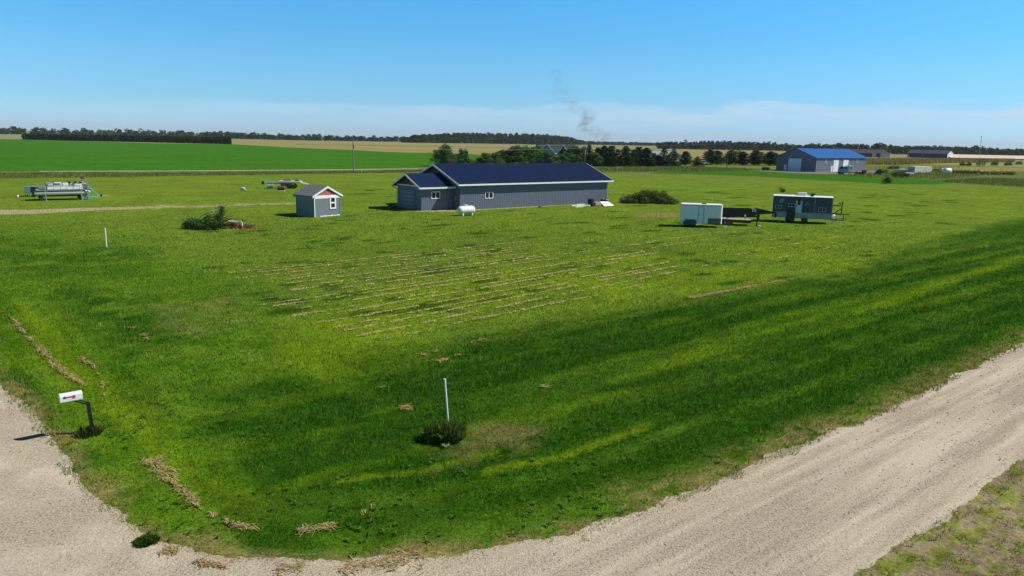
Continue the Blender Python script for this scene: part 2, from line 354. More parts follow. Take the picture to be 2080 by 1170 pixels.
def lawn_colour(X, Y):
    """albedo of the turf at world points"""
    a = (X - P0[0]) * CU[0] + (Y - P0[1]) * CU[1]; b = (X - P0[0]) * CV[0] + (Y - P0[1]) * CV[1]
    n1 = fbm(X, Y, 6.0, 1); n2 = fbm(X, Y, 1.6, 4); de = seg_dist(X, Y, LAWN_EDGE)
    n3 = fbm(a * 0.22, b, 0.9, 8); n4 = fbm(a, b * 0.25, 1.0, 12); n6 = fbm((a - b) * .035, de, 0.8, 14); n7 = fbm(X, Y, 0.4, 18)
    # mower passes follow the road edge round the corner
    sweep = sstep(.40, .62, n6 * .75 + n2 * .25)
    wx = X + (n2 - .5) * 1.6 + (n1 - .5) * 2.0; wy = Y + (n3 - .5) * 1.6
    mid = np.clip(0.5 + (n1 - 0.5) * 1.6 + (n3 - .5) * 1.0, 0, 1)[..., None]
    C = PAL['mid'] * mid + PAL['oliv'] * (1 - mid)
    def mixin(C, m, col): return C * (1 - m[..., None]) + PAL[col] * m[..., None]
    C = mixin(C, pmask(wx, wy, OLIVE, 3.0) * 0.45 * sstep(.3, .7, n1), 'oliv')
    C = mixin(C, pmask(wx, wy, YEL3, 2.5) * 0.75 * sstep(0.25, 0.75, n3 * .6 + n1 * .4), 'yel')
    C = mixin(C, (1 - sstep(9, 17, de + (n1 - .5) * 6)) * (1 - sstep(40, 90, Y)) * (.55 + .4 * sstep(.3, .6, n2)), 'near')
    lush = np.maximum(pmask(wx, wy, LUSH, 1.5) * (0.95 - 0.34 * sweep), pmask(wx, wy, BOWL, 1.8) * (1.0 - .16 * sweep))
    lush = np.maximum(lush, pmask(wx, wy, PATCH1, 1.6) * 0.75 * sstep(.2, .6, n2))
    lush = np.maximum(lush, pmask(wx, wy, PATCH2, 2.6) * 0.55 * sstep(.2, .6, n2))
    lush = np.maximum(lush, pmask(wx, wy, PATCH3, 2.0) * 0.9)
    left = (1 - sstep(-9.0, -6.0, a)) * sstep(1, 4, b)                       # the verge of the side road, mown along it
    lush = np.maximum(lush, left * 0.75 * sstep(0.42, 0.66, n4) * (b < 40))
    for (tx, ty, rl, rw) in TUFTS:
        dx, dy = X - tx, Y - ty; m = (np.abs(dx) < 5) & (np.abs(dy) < 5)
        if not m.any(): continue
        q = np.hypot((dx[m] * CU[0] + dy[m] * CU[1]) / (rl * 1.2), (dx[m] * CV[0] + dy[m] * CV[1]) / (rw * 1.6)) + (n2[m] - .5) * 1.1
        lush[m] = np.maximum(lush[m], 0.85 * (1 - sstep(0.5, 1.1, q)))
    C = mixin(C, np.clip(lush, 0, 1) * (0.80 + 0.2 * n2), 'lush'); C = C * (0.78 + 0.44 * n7)[..., None]
    y = pmask(wx, wy, YEL1, 0.8) * 0.55 * (0.35 + 0.65 * sweep)
    y = np.maximum(y, pmask(wx, wy, YEL2, 0.8) * 0.5 * (.4 + .6 * sweep))
    for pts, w in _YS:
        y = np.maximum(y, (1 - sstep(0.1, w * 1.25, seg_dist(X + (n2 - .5) * .7, Y + (n2 - .5) * .7, pts))) * 0.66 * (.35 + .65 * sstep(0.3, 0.55, n3)))
    # every second mower pass lies a little lighter
    pas = np.sin(b / 1.5 * math.pi) * sstep(3, 6, b) * (1 - sstep(14, 18, b)); y = np.maximum(y, 0.30 * np.clip(pas, 0, 1) * sstep(.35, .6, n3))
    C = mixin(C, y, 'yel')
    d = np.maximum(pmask(wx, wy, BROWN1, 1.0) * 0.35, pmask(wx, wy, BROWN2, 0.6) * 0.6) * sstep(.38, .6, .45 * n2 + .55 * n7)
    d = np.maximum(d, pmask(wx, wy, BARE1, 0.7) * 0.85)
    d = np.maximum(d, (1 - sstep(0.05, 0.75 + (a > -2) * 0.8, de + (n2 - .5) * 1.0)) * 0.80 * sstep(.36, .54, .5 * n7 + .5 * fbm(X, Y, .2, 81, 2)))
    C = mixin(C, np.clip(d, 0, 1), 'dry')
    v = pmask(wx, wy, VERGE, 0.4)
    n5 = fbm(X, Y, 0.28, 61, 2); gm = sstep(.42, .62, n5)[..., None]; vc = (PAL['mid'] * .6 + PAL['dry'] * .35) * gm + (PAL['dirt'] * .45 + PAL['dry'] * .35) * (1 - gm); vt = .8 * sstep(7.0, 10, -b)[..., None]; vc = vc * (.75 + .5 * n7)[..., None]; vc = vc * (1 - vt) + PAL['lush'] * 1.1 * vt
    C = C * (1 - v[..., None]) + vc * v[..., None]
    far = sstep(165, 230, Y)[..., None]
    C = C * (1 - far) + PAL['far'] * far
    return np.clip(C, 0.002, 1)

def raw_mesh(name, V, loops_per_face, faces, tint=None, domain='POINT'):
    """mesh from numpy arrays; faces: (n, k) vertex indices; tint: linear rgb per point or per face"""
    me = bpy.data.meshes.new(name); n, k = faces.shape
    me.vertices.add(len(V)); me.vertices.foreach_set('co', np.ascontiguousarray(V, np.float32).ravel())
    me.loops.add(n * k); me.loops.foreach_set('vertex_index', np.ascontiguousarray(faces, np.int32).ravel())
    me.polygons.add(n); me.polygons.foreach_set('loop_start', np.arange(0, n * k, k, dtype=np.int32))
    try: me.polygons.foreach_set('loop_total', np.full(n, k, np.int32))
    except Exception: pass
    if tint is not None:
        at_ = me.attributes.new('tint', 'FLOAT_COLOR', domain)
        c = np.ones((len(tint), 4), np.float32); c[:, :3] = tint; at_.data.foreach_set('color', c.ravel())
    me.update(calc_edges=True); me.validate()
    return me

def ground_material():
    m = bpy.data.materials.new('turf'); m.use_nodes = True; nt = m.node_tree; N = nt.nodes.new; L = nt.links.new
    bs = nt.nodes['Principled BSDF']; bs.inputs['Roughness'].default_value = 0.9; bs.inputs['Specular IOR Level'].default_value = 0.0
    a = N('ShaderNodeAttribute'); a.attribute_name = 'tint'
    tc = N('ShaderNodeTexCoord'); mp = N('ShaderNodeMapping'); mp.inputs['Rotation'].default_value = (0, 0, -TH); L(tc.outputs['Object'], mp.inputs[0])
    st = N('ShaderNodeMapping'); st.inputs['Scale'].default_value = (0.3, 1, 1); L(mp.outputs[0], st.inputs[0])
    cur = a.outputs['Color']; h = None
    for src, sc, lo, hi, det in ((tc.outputs['Object'], 9.0, 0.62, 1.38, 3), (tc.outputs['Object'], 2.3, 0.70, 1.30, 4), (st.outputs[0], 0.9, 0.78, 1.22, 5), (tc.outputs['Object'], 0.12, 0.86, 1.14, 4)):
        nz = N('ShaderNodeTexNoise'); nz.inputs['Scale'].default_value = sc; nz.inputs['Detail'].default_value = det; nz.inputs['Roughness'].default_value = 0.65; L(src, nz.inputs['Vector'])
        mr = N('ShaderNodeMapRange'); mr.inputs[1].default_value = 0.28; mr.inputs[2].default_value = 0.72; mr.inputs[3].default_value = lo; mr.inputs[4].default_value = hi; L(nz.outputs['Fac'], mr.inputs[0])
        mu = N('ShaderNodeVectorMath'); mu.operation = 'SCALE'; L(cur, mu.inputs[0]); L(mr.outputs[0], mu.inputs['Scale']); cur = mu.outputs[0]
        if h is None: h = nz
    # odd dry stems
    nz = N('ShaderNodeTexNoise'); nz.inputs['Scale'].default_value = 3.1; nz.inputs['Detail'].default_value = 8; nz.inputs['Roughness'].default_value = 0.8; L(st.outputs[0], nz.inputs['Vector'])
    mr = N('ShaderNodeMapRange'); mr.inputs[1].default_value = 0.60; mr.inputs[2].default_value = 0.76; mr.inputs[4].default_value = 0.5; L(nz.outputs['Fac'], mr.inputs[0])
    mx = N('ShaderNodeMix'); mx.data_type = 'RGBA'; mx.inputs[7].default_value = (0.27, 0.23, 0.07, 1); L(mr.outputs[0], mx.inputs[0]); L(cur, mx.inputs[6])
    L(mx.outputs[2], bs.inputs['Base Color'])
    b = N('ShaderNodeBump'); b.inputs['Strength'].default_value = 0.7; b.inputs['Distance'].default_value = 0.06; L(h.outputs['Fac'], b.inputs['Height']); L(b.outputs[0], bs.inputs['Normal'])
    return m

# ground: one sheet to the horizon, finer near the lawn
ys = [-400, -120, -40, -10]; y = 0.0
while y < 14000:
    ys.append(y); y += max(0.17, (y + 6) * 0.010) if y < 260 else (y * 0.06)
ys = np.array(ys + [14000.0]); ts = np.linspace(-1.15, 1.15, 700)
GX = (np.abs(ys)[:, None] * 1.0 + 34) * ts[None, :]; GY = np.repeat(ys[:, None], len(ts), 1)
gc = lawn_colour(GX.ravel(), GY.ravel())
nr, nc = GX.shape; idx = np.arange(nr * nc).reshape(nr, nc)
gf = np.stack([idx[:-1, :-1].ravel(), idx[:-1, 1:].ravel(), idx[1:, 1:].ravel(), idx[1:, :-1].ravel()], 1)
gme = raw_mesh('ground', np.stack([GX.ravel(), GY.ravel(), np.zeros(nr * nc)], 1), 4, gf, gc)
TURF = ground_material()
tag(link_mesh('ground', gme, TURF), 'wide mown lawn and far grassland reaching the horizon', 'ground', kind='structure')

def sheet(name, pts, z, m, label=None, cat=None, kind='structure'):
    pts = [Vector((p[0], p[1], z)) for p in pts]
    tris = tessellate_polygon([pts]); me = bpy.data.meshes.new(name)
    me.from_pydata(pts, [], [tuple(t) for t in tris])
    bm = bmesh.new(); bm.from_mesh(me)
    for f in bm.faces:
        if f.normal.z < 0: f.normal_flip()
    bm.to_mesh(me); bm.free()
    return tag(link_mesh(name, me, m), label, cat, kind=kind)
def rough_line(pts, step, amp, seed=0):
    """the same line in short steps with a ragged edge"""
    out = []
    for a, b in zip(pts[:-1], pts[1:]):
        a, b = Vector(a), Vector(b); l = (b - a).length; st = step if min(a.y, b.y) < 60 and l < 60 else max(step * 8, l / 60); n = max(1, int(l / st)); nv = Vector((-(b - a).y, (b - a).x, 0)).normalized()
        for k in range(n):
            p = a.lerp(b, k / n)
            d = (mnoise.noise(Vector((p.x * 3.1, p.y * 3.1, seed))) * 0.5 + mnoise.noise(Vector((p.x * 0.7, p.y * 0.7, seed + 5))) + 0.35 * mnoise.noise(Vector((p.x * 9, p.y * 9, seed + 9)))) * amp
            out.append(p + nv * d)
    return out + [Vector(pts[-1])]

def gravel_material():
    m = bpy.data.materials.new('gravel'); m.use_nodes = True; nt = m.node_tree; N = nt.nodes.new; L = nt.links.new
    bs = nt.nodes['Principled BSDF']; bs.inputs['Roughness'].default_value = 0.95; bs.inputs['Specular IOR Level'].default_value = 0.0
    tc = N('ShaderNodeTexCoord'); ro = N('ShaderNodeMapping'); ro.inputs['Rotation'].default_value = (0, 0, -TH); L(tc.outputs['Object'], ro.inputs[0])
    st = N('ShaderNodeMapping'); st.inputs['Scale'].default_value = (0.06, 1.0, 1); L(ro.outputs[0], st.inputs[0])
    def noise(src, sc, det=5, r=0.6):
        n = N('ShaderNodeTexNoise'); n.inputs['Scale'].default_value = sc; n.inputs['Detail'].default_value = det; n.inputs['Roughness'].default_value = r; L(src, n.inputs['Vector']); return n
    def rng(src, a, b, c=0.0, d=1.0):
        q = N('ShaderNodeMapRange'); q.inputs[1].default_value = a; q.inputs[2].default_value = b; q.inputs[3].default_value = c; q.inputs[4].default_value = d; L(src, q.inputs[0]); return q.outputs[0]
    def mix(f, c1, c2):
        q = N('ShaderNodeMix'); q.data_type = 'RGBA'; L(f, q.inputs[0])
        for k, c in ((6, c1), (7, c2)):
            if isinstance(c, tuple): q.inputs[k].default_value = c + (1,)
            else: L(c, q.inputs[k])
        return q.outputs[2]
    track = noise(st.outputs[0], 1.7, 5); big = noise(tc.outputs['Object'], 0.35, 5); fine = noise(tc.outputs['Object'], 17, 4, 0.75); mid = noise(tc.outputs['Object'], 6, 6, 0.7)
    vor = N('ShaderNodeTexVoronoi'); vor.inputs['Scale'].default_value = 15; L(tc.outputs['Object'], vor.inputs['Vector'])
    dp = N('ShaderNodeVectorMath'); dp.operation = 'DOT_PRODUCT'; dp.inputs[1].default_value = (CU[0], CU[1], 0); L(tc.outputs['Object'], dp.inputs[0])
    a0 = float(P0 @ CU); onr = rng(dp.outputs['Value'], a0 - 10, a0 - 2)
    tm = N('ShaderNodeMix'); L(onr, tm.inputs[0]); L(big.outputs['Fac'], tm.inputs[2]); L(track.outputs['Fac'], tm.inputs[3])
    class _T: outputs = {'Fac': tm.outputs[0]}
    track = _T
    base = mix(rng(big.outputs['Fac'], .35, .65), (0.50, 0.43, 0.32), (0.43, 0.37, 0.275))
    base = mix(rng(track.outputs['Fac'], .40, .62), base, (0.62, 0.54, 0.42))                       # packed wheel tracks
    base = mix(rng(mid.outputs['Fac'], .45, .75, 0, .35), base, (0.30, 0.26, 0.205))
    # loose stones show more between the tracks
    loose = N('ShaderNodeMath'); loose.operation = 'MULTIPLY'; L(rng(track.outputs['Fac'], .60, .42, .25, 1), loose.inputs[0]); L(rng(fine.outputs['Fac'], .50, .62, 0, .9), loose.inputs[1])
    base = mix(loose.outputs[0], base, (0.17, 0.145, 0.115))
    base = mix(rng(vor.outputs['Distance'], .30, .10, 0, .28), base, (0.66, 0.60, 0.50))
    L(base, bs.inputs['Base Color'])
    ad = N('ShaderNodeMath'); ad.operation = 'ADD'; L(fine.outputs['Fac'], ad.inputs[0]); L(mid.outputs['Fac'], ad.inputs[1])
    b = N('ShaderNodeBump'); b.inputs['Strength'].default_value = 0.8; b.inputs['Distance'].default_value = 0.05; L(ad.outputs[0], b.inputs['Height']); L(b.outputs[0], bs.inputs['Normal'])
    return m
GRAVEL = gravel_material()
road = rough_line(LAWN_EDGE, 0.06, 0.22, 1)
low = rough_line([AB(*q) for q in LOWER_AB], 0.12, 0.16, 3)
road_poly = road + low + [AB(-80, -0.2), AB(-20.2, -0.2), AB(-18.2, 2.2), AB(-17.6, 6), AB(-17.6, 420)]
sheet('gravel_road', road_poly, 0.004, GRAVEL, 'pale gravel road rounding the lawn corner', 'road')

def fieldmat(name, c1, c2, sc=0.25, stretch=(1, 1, 1), rot=0.0, bump=0.0, fine=2.0):
    m = bpy.data.materials.new(name); m.use_nodes = True; nt = m.node_tree; N = nt.nodes.new; L = nt.links.new
    bs = nt.nodes['Principled BSDF']; bs.inputs['Roughness'].default_value = 0.9; bs.inputs['Specular IOR Level'].default_value = 0.0
    tc = N('ShaderNodeTexCoord'); mp = N('ShaderNodeMapping'); mp.inputs['Scale'].default_value = stretch; mp.inputs['Rotation'].default_value = (0, 0, rot); L(tc.outputs['Object'], mp.inputs[0])
    a = N('ShaderNodeTexNoise'); a.inputs['Scale'].default_value = sc; a.inputs['Detail'].default_value = 8; a.inputs['Roughness'].default_value = 0.68; L(mp.outputs[0], a.inputs['Vector'])
    b = N('ShaderNodeTexNoise'); b.inputs['Scale'].default_value = fine; b.inputs['Detail'].default_value = 4; b.inputs['Roughness'].default_value = 0.7; L(tc.outputs['Object'], b.inputs['Vector'])
    r = N('ShaderNodeMapRange'); r.inputs[1].default_value = 0.32; r.inputs[2].default_value = 0.68; L(a.outputs['Fac'], r.inputs[0])
    x = N('ShaderNodeMix'); x.data_type = 'RGBA'; x.inputs[6].default_value = c1 + (1,); x.inputs[7].default_value = c2 + (1,); L(r.outputs[0], x.inputs[0])
    r2 = N('ShaderNodeMapRange'); r2.inputs[1].default_value = 0.3; r2.inputs[2].default_value = 0.7; r2.inputs[3].default_value = 0.72; r2.inputs[4].default_value = 1.28; L(b.outputs['Fac'], r2.inputs[0])
    s = N('ShaderNodeVectorMath'); s.operation = 'SCALE'; L(x.outputs[2], s.inputs[0]); L(r2.outputs[0], s.inputs['Scale']); L(s.outputs[0], bs.inputs['Base Color'])
    return m
SOY = fieldmat('soy_crop', (0.034, 0.142, 0.011), (0.054, 0.168, 0.015), 0.035, (1, 1, 1), 0, fine=0.35)
GOLD = fieldmat('ripening_crop', (0.235, 0.205, 0.08), (0.28, 0.25, 0.11), 0.01, (1, 6, 1), 0.05, fine=0.25)
TAN = fieldmat('stubble', (0.25, 0.245, 0.13), (0.195, 0.22, 0.10), 0.008, (1, 5, 1), 0.05, fine=0.2)
GREENB = fieldmat('alfalfa', (0.034, 0.128, 0.010), (0.050, 0.148, 0.014), 0.15, fine=1.6)
WEEDY = fieldmat('rough_grass', (0.085, 0.125, 0.035), (0.16, 0.165, 0.06), 0.12, (1, 3, 1), 0.1, fine=1.2)
YGR = fieldmat('yellow_grass', (0.20, 0.20, 0.06), (0.27, 0.235, 0.075), 0.1, (1, 3, 1), 0.1, fine=1.0)
DIRT = fieldmat('bare_dirt', (0.42, 0.355, 0.24), (0.30, 0.25, 0.14), 0.8, fine=5)
LANEM = fieldmat('lane_gravel', (0.55, 0.50, 0.42), (0.45, 0.41, 0.33), 0.3, fine=3)
PADM = fieldmat('yard_gravel', (0.17, 0.155, 0.145), (0.22, 0.20, 0.18), 0.3, fine=3)

sheet('far_field', G((-700, 262), (0, 272.5), (440, 279), (820, 286), (1140, 292), (1620, 303), (2100, 313), (2900, 322), (2900, 345), (2100, 340), (1620, 326), (1140, 312), (440, 300), (-700, 300)), 0.004, TAN, 'pale stubble fields stretching to the woods', 'field')
sheet('golden_field', G((400, 286.5), (820, 290.6), (1130, 297.5), (1330, 302.5), (1640, 307), (1640, 325), (1330, 322), (1130, 320), (900, 320), (700, 310), (400, 296)), 0.008, GOLD, 'golden ripening crop field beyond the green field', 'field')
sheet('dark_strip', G((600, 293.0), (720, 294.4), (900, 297.2), (1060, 300.3), (1060, 300.9), (900, 297.8), (720, 295.2), (600, 293.8)), 0.012, WEEDY, 'thin dark grassy strip across the golden field', 'field')
soy = rough_line(G((-500, 352), (0, 347.6), (250, 347.3), (520, 345.4), (700, 343.6), (880, 339.5), (985, 337)), 1.2, 1.0, 2) + G((1005, 316), (955, 313), (890, 310.2), (840, 310.3), (790, 308.8), (720, 304.8), (600, 300), (540, 296.8), (470, 293), (300, 290.5), (48, 283.2), (-300, 279), (-500, 278))
sheet('soy_field', soy, 0.016, SOY, 'flat bright green soybean field left of the pole', 'field')
sheet('farm_lane', G((80, 348.7), (345, 347.7), (500, 346.8), (720, 345.2), (850, 343.4), (850, 342.7), (720, 344.4), (500, 346.0), (345, 346.9), (80, 347.8)), 0.03, LANEM, 'thin pale gravel lane along the green field', 'lane')
sheet('weedy_ground', G((1190, 346), (1240, 339), (1420, 338), (1600, 344), (1760, 349), (1760, 337), (2120, 340), (2500, 352), (2500, 398), (2080, 381.5), (1960, 374), (1830, 371), (1600, 352), (1400, 351), (1190, 351.5)), 0.010, WEEDY, 'rough weedy grass between the yards', 'grass')
sheet('yellow_verge', G((1870, 343.5), (1960, 339), (2120, 341), (2400, 347), (2400, 351), (2120, 347), (1990, 348), (1900, 347)), 0.018, YGR, 'yellowed grass strip right of the container', 'grass')
alf = rough_line(G((1318, 352.6), (1400, 353.5), (1560, 359.5), (1700, 368), (1830, 374.5)), 0.8, 0.5, 6) + G((1900, 374), (1960, 370.5), (1900, 366), (1760, 358), (1690, 354.5), (1560, 348.6), (1440, 344), (1390, 345), (1340, 349))
sheet('alfalfa_field', alf, 0.022, GREENB, 'bright green crop strip in front of the blue roofed shop', 'field')
sheet('shop_yard', G((1540, 345.5), (1580, 345), (1660, 349), (1760, 346.5), (1800, 347), (1800, 351.5), (1740, 354.5), (1640, 353), (1540, 347.6)), 0.026, PADM, 'grey gravel yard round the blue roofed shop', 'yard')

# dirt driveway wandering in from the left, breaking up into bare patches towards the shed
def drive_line(h):
    return rough_line(G(*[(x, y + h * w) for x, y, w in ((-200, 430.5, 6), (0, 431.0, 5.0), (60, 430.3, 4.4), (130, 427.5, 3.6), (200, 424.4, 2.9), (300, 421.5, 2.0), (372, 419.4, .3))]), 0.06, 0.5, 11 + h)
sheet('dirt_driveway', drive_line(-1) + drive_line(1)[::-1], 0.006, DIRT, 'worn dirt driveway crossing the lawn towards the small shed', 'driveway')
def bare_patches():
    g = np.random.default_rng(17); V, F = [], []
    for k in range(150):
        t = g.random() ** .8; x = 180 + 430 * t; y = 425.2 - 13.0 * t + g.normal() * (2.2 - 1.0 * t); c = at(x, y); L_ = .35 + 1.1 * g.random() ** 2; w = .12 + .25 * g.random(); a0 = math.radians(18) + g.normal() * .12; n = 16; s = len(V)
        V.append((c.x, c.y, .007 + k * 1e-5))
        for j in range(n):
            a = 2 * math.pi * j / n; rr = .6 + .6 * g.random(); px, py = math.cos(a) * L_ * rr, math.sin(a) * w * rr
            V.append((c.x + px * math.cos(a0) - py * math.sin(a0), c.y + px * math.sin(a0) + py * math.cos(a0), .007 + k * 1e-5))
        F += [(s, s + 1 + j, s + 1 + (j + 1) % n) for j in range(n)]
    me = bpy.data.meshes.new('bare_ground'); me.from_pydata(V, [], F); tag(link_mesh('bare_ground', me, DIRT), 'bare dirt patches where the driveway fades into the lawn', 'dirt', kind='stuff')
bare_patches()

# ------------------------------------------------------------------ grass blades, straw, loose stones (nobody could count them)
def blade_mesh(name, X, Y, h, w, col, lean=0.5, z0=0.0, rng=RNG):
    n = len(X); A = rng.random(n) * 2 * math.pi; dx, dy = np.cos(A) * w / 2, np.sin(A) * w / 2
    B = rng.random(n) * 2 * math.pi; ln = rng.random(n) * lean * h
    V = np.empty((n, 3, 3), np.float32); z = np.full(n, z0)
    V[:, 0] = np.stack([X - dx, Y - dy, z], 1); V[:, 1] = np.stack([X + dx, Y + dy, z], 1)
    V[:, 2] = np.stack([X + np.cos(B) * ln, Y + np.sin(B) * ln, z + h], 1)
    return raw_mesh(name, V.reshape(-1, 3), 3, np.arange(3 * n).reshape(n, 3), np.repeat(col, 3, 0))

ROADP = [(p.x, p.y) for p in road_poly]
ROADC = [(p.x, p.y) for p in (LAWN_EDGE + [AB(*q) for q in LOWER_AB] + [AB(-80, -0.2), AB(-20.2, -0.2), AB(-18.2, 2.2), AB(-17.6, 6), AB(-17.6, 420)])]
def polar(n, r0, r1, amax, power, rng=RNG):
    u = rng.random(n); k = 2 - power
    r = (r0 ** k + u * (r1 ** k - r0 ** k)) ** (1 / k) if abs(k) > 1e-6 else r0 * (r1 / r0) ** u
    a = (rng.random(n) * 2 - 1) * amax
    return r * np.sin(a), r * np.cos(a), r
def lawn_blades(n=640000):
    X, Y, r = polar(n, 13.0, 150, math.radians(41), 1.78)
    k = ~inside(X, Y, ROADC); de = seg_dist(X, Y, LAWN_EDGE)
    b = (X - P0[0]) * CV[0] + (Y - P0[1]) * CV[1]
    dens = fbm(X, Y, 1.1, 21) * .6 + fbm(X, Y, 0.35, 23) * .4
    spare = (b < -4.3); dens = np.where(spare, fbm(X, Y, .30, 61, 2), dens)
    k &= ~(spare & (dens < 0.55 - 0.10 * sstep(6, 9, -b)))
    k &= ~((de < 0.5) & ~spare & (dens < 0.42))
    k |= inside(X, Y, ROADC) & (de < 0.35 * (dens - .38) / .3) & (dens > 0.38)          # the turf creeps onto the gravel
    k &= RNG.random(n) < 1 - 0.93 * sstep(38, 135, r)
    X, Y, r, dens = X[k], Y[k], r[k], dens[k]
    c = lawn_colour(X, Y); n = len(X)
    dark = c[:, 1] / (c.sum(1) + 1e-6)
    c = c * (0.80 + 0.55 * RNG.random((n, 1))) * (1.28)
    dry = RNG.random(n) < 0.022; c[dry] = np.array([0.34, 0.28, 0.11]) * (0.6 + 0.6 * RNG.random((dry.sum(), 1)))
    s = np.clip(r / 17, 0.8, 4.5)
    h = (0.028 + 0.10 * RNG.random(n) * np.clip(dens * 1.6 - .3, .1, 1.2)) * np.clip(s, .8, 1.7) * (1 + 0.5 * (dark > 0.7))
    w = (0.012 + 0.010 * RNG.random(n)) * s
    me = blade_mesh('lawn_grass', X, Y, h, w, c, 0.9)
    tag(link_mesh('lawn_grass', me, M['blade']), 'short mown grass covering the lawn and the road verges', 'grass', kind='stuff')
lawn_blades()

def lawn_weeds(n=520):
    X, Y, r = polar(n * 3, 14, 34, math.radians(40), 1.6); k = ~inside(X, Y, ROADC) & (fbm(X, Y, 2.2, 71) > .52) & ((X - P0[0]) * CV[0] + (Y - P0[1]) * CV[1] > -1); X, Y = X[k][:n], Y[k][:n]; n = len(X); Q, C = [], []
    for j in range(7):
        A = RNG.random(n) * 6.28 + j * .9; l = .05 + .08 * RNG.random(n); w = l * .22; up = .02 + .05 * RNG.random(n); c, s = np.cos(A), np.sin(A); z0 = .035
        Q.append(np.stack([np.stack([X, Y, np.full(n, z0)], 1), np.stack([X + c * l * .55 - s * w, Y + s * l * .55 + c * w, z0 + up], 1), np.stack([X + c * l, Y + s * l, z0 + up * .7], 1), np.stack([X + c * l * .55 + s * w, Y + s * l * .55 - c * w, z0 + up], 1)], 1))
        C.append(np.array([0.10, 0.21, 0.03]) * (.5 + .9 * RNG.random((n, 1))))
    Q = np.concatenate(Q); C = np.concatenate(C); m = len(Q)
    tag(link_mesh('lawn_weeds', raw_mesh('lawn_weeds', Q.reshape(-1, 3), 4, np.arange(4 * m).reshape(m, 4), np.repeat(C, 4, 0)), M['blade']), 'small broad leaved weeds dotted through the near lawn', 'weeds', kind='stuff')
lawn_weeds()

